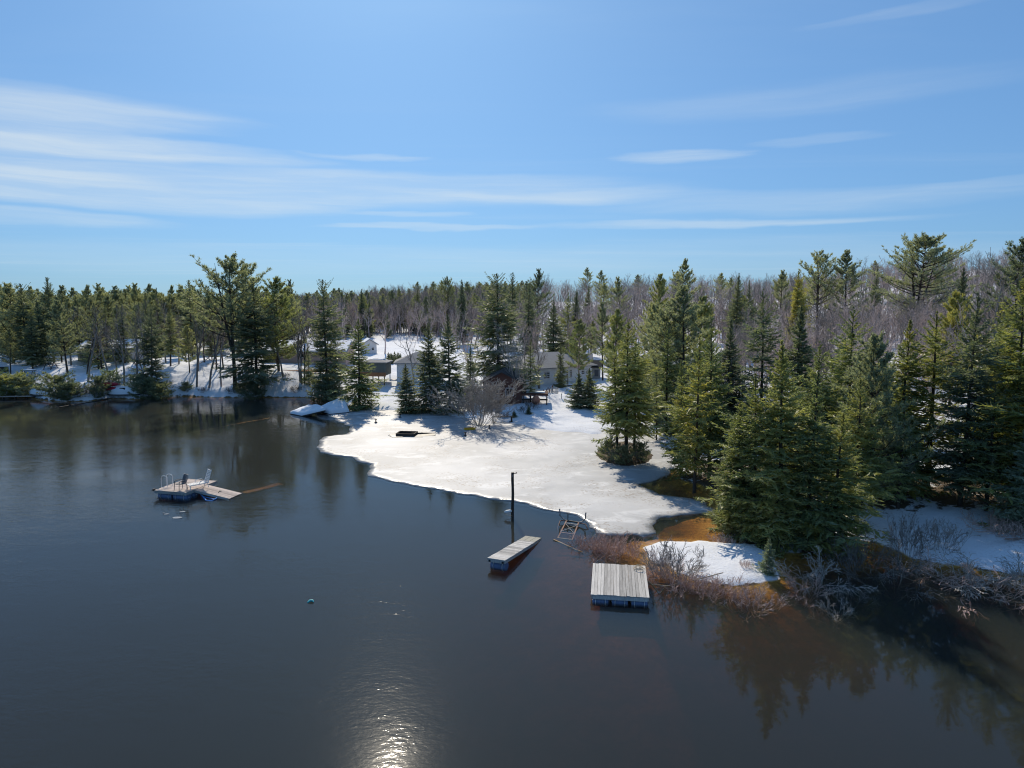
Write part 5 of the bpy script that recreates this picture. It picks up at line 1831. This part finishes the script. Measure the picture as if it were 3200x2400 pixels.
# small white shed behind
h, X, Y = house('tool_shed', 1064, 96, 2.2, 2.2, 1.9, .75, R(14), 'wall_white', 'shingle_grey', 'small white gabled shed left of the white cottage', 'front', over=.2)
MB().box((.2, -Y - .04, .8), (.8, .06, 1.6)).build('door', 'wall_grey', h)
# white cottage with grey hip roof
h, X, Y = house('white_cottage', 1178, 99.5, 11.5, 7.0, 1.95, 1.75, R(34), 'wall_white', 'shingle_grey', 'white cottage with wide grey hipped roof in the middle of the shore', 'hip', over=.5)
win(h, 1.1, 1.05, .38, .95, -Y, mull=0); win(h, 1.75, 1.05, .38, .95, -Y, mull=0)
win(h, 3.9, 1.15, .55, .65, -Y, mull=1); win(h, 4.75, 1.15, .55, .65, -Y, mull=1); win(h, -2.4, 1.05, 1.0, .9, -Y)
for x_ in (-.5, 3.0):
    MB().tube([(x_, -Y - 2.2, -.8), (x_, -Y - 2.2, .95)], .06, 6).build('porch_post', 'wood_dark', h)
MB().box((1.2, -Y - 1.2, -.35), (5.2, 2.2, .12)).build('porch_floor', 'wood_dark', h)
MB().box((1.2, -Y - 1.2, -.20), (5.1, 2.1, .17)).build('porch_snow', 'snow_cover', h, .06)
# grey shed, gambrel-like dark roof
h, X, Y = house('grey_shed', 1279, 101, 2.3, 2.6, 1.75, .75, R(-8), 'wall_grey', 'shingle_dark', 'small grey shed with dark roof right of the white cottage', 'gable', over=.2)
MB().box((-.35, -Y - .045, .75), (.75, .06, 1.5)).build('door', 'wall_white', h)
MB().box((.65, -Y - .045, .9), (.55, .06, .9)).build('shutter', 'plastic_grey', h)
h, X, Y = house('carport_shed', 1246, 108, 4.2, 4.0, 1.6, 1.0, R(-6), 'wall_white', 'shingle_grey', 'pale low building with light grey roof behind the small grey shed', 'gable', over=.3)
MB().box((0, -Y - .04, .7), (2.4, .06, 1.4)).build('door', 'wall_grey', h)
# light grey house right
h, X, Y = house('grey_house', 1440, 96, 9.5, 7.0, 2.2, 1.6, R(-10), 'wall_white', 'shingle_grey', 'pale house with light grey roof glimpsed behind the right-hand pines', 'gable', over=.45)
win(h, -2.7, 1.15, 1.5, 1.1, -Y, mull=0); win(h, .2, 1.15, 1.0, 1.0, -Y); win(h, 2.8, 1.15, 1.0, 1.0, -Y)
MB().box((-1.0, -Y - .045, .95), (.9, .06, 1.9)).build('door', 'plastic_grey', h)
# blue tarp bundle
g_ = at_dist(1384, 104, 2)
tp = empty('tarp_pile', (g_[0], g_[1], gz(*g_)), R(20), 'bright blue tarpaulin thrown over a pile behind the islet spruces', 'tarp')
m = MB()
N = 9
vs = [((i - 4) * .32, (j - 4) * .24, max(0, 2.3 - .05 * (i - 4) ** 2 - .09 * (j - 4) ** 2 + .12 * math.sin(i * 2 + j))) for j in range(N) for i in range(N)]
m.add(vs, [(j * N + i, j * N + i + 1, (j + 1) * N + i + 1, (j + 1) * N + i) for j in range(N - 1) for i in range(N - 1)], True)
m.build('sheet', 'blue_plastic', tp)
for k in range(4):
    MB().tube([(-1.1, -.5 + k * .33, .3 + .38 * k), (1.1, -.5 + k * .33, .3 + .38 * k)], .2, 7).build('log', 'wood_dark', tp)
# hedge of saplings in the snow field
for k in range(11):
    px = 839 + k * 2.6
    x, y = at_dist(px, 117 + (k % 3) * 1.6, 3)
    plant('sapling', 'young_cedar', x, y, gz(x, y) - .05, random.uniform(1.1, 1.9), .75, 'needles_dark', 'bark_dark',
          '%s small dark cedar of the planted row, counted from the white hip-roofed cabin' % ORD[10 - k], 'sapling', 'row of planted cedars')
# power line behind the snow field
pts_ = [(560, 150), (775, 146), (925, 150), (1130, 158)]
heads = []
for k, (px, dd) in enumerate(pts_):
    x, y = at_dist(px, dd, 4)
    z = gz(x, y)
    o = empty('utility_pole', (x, y, z), R(0), ['grey utility pole behind the light green pine', 'grey utility pole behind the yellow-green spruce',
                                                'grey utility pole behind the shorter twin spruce', 'grey utility pole behind the massive hemlock'][k], 'pole', 'utility poles')
    MB().tube([(0, 0, -.2), (0, 0, 5.9)], [.13, .09], 7).build('shaft', 'bark_grey', o)
    MB().box((0, 0, 5.55), (.10, 1.3, .10)).build('cross_arm', 'bark_grey', o)
    heads.append(Vector((x, y, z + 5.6)))
for i in range(3):
    pth = []
    for k in range(3):
        for t_ in np.linspace(0, 1, 9)[:-1] if k < 2 else np.linspace(0, 1, 9):
            pth.append(heads[k].lerp(heads[k + 1], t_) + Vector((0, (i - 1) * .55, .08 - 2.4 * t_ * (1 - t_) * .35 - (.75 if i == 2 else 0))))
    o = MB().tube([q_ - heads[0] for q_ in pth], .012, 4).build('power_cable', 'cable_grey')
    o.location = heads[0]
    tag(o, 'thin grey %s cable strung between the utility poles' % ('front', 'middle', 'lower back')[i], 'cable')

# ------------------------------------------------------------------ shore shrubs
def bush(kind, px, py, h, wide, m, label, name='bare_shrub', tilt=(0, 0), rz=None):
    p_ = hit(px, py)
    return plant(kind, name, p_.x, p_.y, gz(p_.x, p_.y) - .03, h - min(gz(p_.x, p_.y), 0), wide, NEED[m], NEED[m], label, 'shrub', None, rz, tilt)


bush('red_brush', 1312, 1186, .85, 1.25, 'e', 'pinkish-brown low brush rising from the water behind the square dock', 'low_brush')
bush('red_brush', 1340, 1198, .75, 1.1, 'e', 'pinkish-brown low brush touching the far edge of the square dock', 'low_brush')
bush('red_brush', 1290, 1178, .6, 1.0, 'e', 'outermost tuft of the pinkish-brown brush in the water', 'low_brush')
bush('shrub', 1455, 1250, 2.0, .9, 'r', 'bare dark shrub with fine upright twigs right of the square dock')
bush('shrub', 1428, 1238, 1.3, .9, 'm', 'bare mauve shrub close to the corner of the square dock')
bush('red_brush', 1475, 1262, .7, 1.3, 'e', 'reddish brush along the water below the snow islet', 'low_brush')
bush('red_brush', 1520, 1270, .6, 1.2, 'e', 'reddish brush in the middle of the islet shoreline', 'low_brush')
bush('red_brush', 1575, 1280, .6, 1.2, 'e', 'reddish brush before the right half of the snow islet', 'low_brush')
bush('red_brush', 1620, 1296, .55, 1.2, 'm', 'brown brush at the right end of the snow islet', 'low_brush')
bush('red_brush', 1612, 1226, .45, .6, 'e', 'rusty tuft poking out of the islet snow', 'low_brush')
bush('red_brush', 1565, 1172, .5, 1.1, 'm', 'brown brush between the orange shallows and the shore tip', 'low_brush')
bush('arch', 1770, 1262, 1.5, 1.15, 'l', 'pale arching bare bush overhanging the dark inlet')
bush('arch', 1745, 1285, 1.0, 1.0, 'e', 'lower pinkish twigs in front of the arching bush')
bush('arch', 1845, 1290, .9, .8, 'r', 'small dim bare bush standing in the dark inlet')
bush('arch', 1805, 1318, .7, .8, 'l', 'pale twig tuft reaching out over the inlet water')
bush('shrub', 1845, 1228, 1.9, .8, 'r', 'upright bare shrub at the head of the dark inlet')
bush('arch', 1935, 1255, 1.7, 1.1, 'r', 'bare bush in front of the shaded snow patch')
bush('shrub', 1960, 1215, 2.6, .55, 'r', 'thin bare saplings on the edge of the shaded snow patch')
bush('arch', 2080, 1262, 1.5, 1.5, 'l', 'tangle of pale fallen branches over the water below the snow patch')
bush('arch', 2140, 1282, 1.3, 1.5, 'e', 'tangle of pinkish branches reaching furthest over the water')
bush('arch', 2200, 1275, 1.5, 1.4, 'l', 'tangle of pale branches at the right-hand water edge')
bush('shrub', 2040, 1190, 1.7, .9, 'r', 'bare shrub standing in the shaded snow patch')
bush('red_brush', 2170, 1150, 1.0, 1.5, 'e', 'pinkish brush behind the shaded snow patch', 'low_brush')
bush('red_brush', 2215, 1165, 1.0, 1.5, 'e', 'pinkish brush at the right behind the shaded snow patch', 'low_brush')
bush('arch', 2010, 1240, 1.1, 1.3, 'e', 'pinkish branches lying across the edge of the snow patch')
bush('shrub', 1330, 996, 1.2, 1.0, 'r', 'dim twiggy shrub on the left of the islet')
bush('shrub', 1372, 998, 1.2, 1.0, 'r', 'dim twiggy shrub on the right of the islet')
bush('cedar', 1314, 992, 1.3, .9, 'd', 'dark low spruce bush on the left rim of the islet', 'young_spruce')
bush('cedar', 1346, 1002, 1.2, 1.0, 'd', 'dark low spruce bush on the front rim of the islet', 'young_spruce')
bush('cedar', 1384, 998, 1.2, .9, 'd', 'dark low spruce bush on the right rim of the islet', 'young_spruce')
# cedars and small brush along the left shore
for px, py, h, w_, m, lb in ((20, 856, 2.4, 1.5, 'g', 'bushy olive cedar over the plank walkway'), (52, 857, 2.2, 1.5, 'p', 'bushy grey-green cedar left of the small covered boat'),
                             (-15, 852, 2.6, 1.5, 'g', 'bushy olive cedar at the very left of the shore'), (128, 862, 2.6, 1.3, 'd', 'dark cedar right of the small covered boat'),
                             (150, 866, 1.9, 1.3, 'd', 'low dark cedar hanging over the water beside the kayak rack'), (215, 862, 2.4, .8, 'd', 'dark slim cedar behind the kayak rack'),
                             (322, 860, 2.2, 1.2, 'd', 'dark low cedar under the leaning hemlock'), (345, 862, 1.7, 1.2, 'd', 'dark cedar touching the water right of the covered boat'),
                             (548, 862, 1.9, 1.0, 'd', 'dark cedar at the foot of the big dark hemlock'), (520, 852, 1.2, 1.2, 'd', 'small dark cedar on the snow slope below the tallest pine'),
                             (695, 866, 2.0, 1.2, 'd', 'dark cedar at the left foot of the tall hemlock'), (718, 868, 2.3, 1.2, 'd', 'dark cedar behind the larger dock section'),
                             (668, 830, 1.1, 1.4, 'g', 'round olive bush below the pink bungalow'), (402, 846, 1.0, 1.2, 'd', 'dark tuft on the open snow slope'),
                             (300, 845, 1.8, 1.2, 'b', 'blue-green cedar behind the covered boat'), (240, 832, 1.6, 1.3, 'b', 'blue-green cedar above the kayak rack')):
    bush('cedar', px, py, h, w_, m, lb, 'cedar_bush')
for px, py, h, m, lb in ((640, 850, 1.1, 'k', 'dark brush low on the slope below the bungalow deck'), (590, 826, .9, 'k', 'dark brush high on the slope below the bungalow deck'),
                         (440, 848, .9, 'k', 'dark brush at the foot of the bare trees on the slope'), (500, 850, 1.0, 'k', 'dark brush left of the big dark hemlock'),
                         (620, 815, .7, 'k', 'dark brush under the orange deck edge'), (770, 880, .9, 'e', 'rusty brush on the brown bank under the yellow-green spruce'),
                         (800, 880, 1.1, 'k', 'dark brush at the right end of the brown bank'), (915, 888, 1.2, 'e', 'reddish brush between the small dark spruce and the twin spruces'),
                         (1000, 892, 1.4, 'e', 'reddish brush right of the twin spruces'), (1085, 905, 1.0, 'k', 'dark brush behind the log bench'),
                         (1130, 893, .9, 'k', 'dark brush on the snow below the boulder'), (1150, 884, 1.1, 'k', 'dark brush beside the boulder'),
                         (180, 858, 1.4, 'r', 'grey brush at the water left of the kayak rack'), (200, 845, 1.2, 'k', 'dark brush under the slanting grey trunk'),
                         (120, 835, 1.0, 'k', 'dark brush at the foot of the leaning pine'), (365, 835, .9, 'k', 'dark brush above the open snow slope')):
    bush('shrub', px, py, h, 1.2, m, lb, 'low_brush')
bush('young', 1142, 896, .95, 1.1, 'd', 'tiny spruce on the snow left of the dark brush', 'young_spruce')
bush('young', 1110, 902, .8, 1.2, 'd', 'tiny spruce beside the log bench', 'young_spruce')
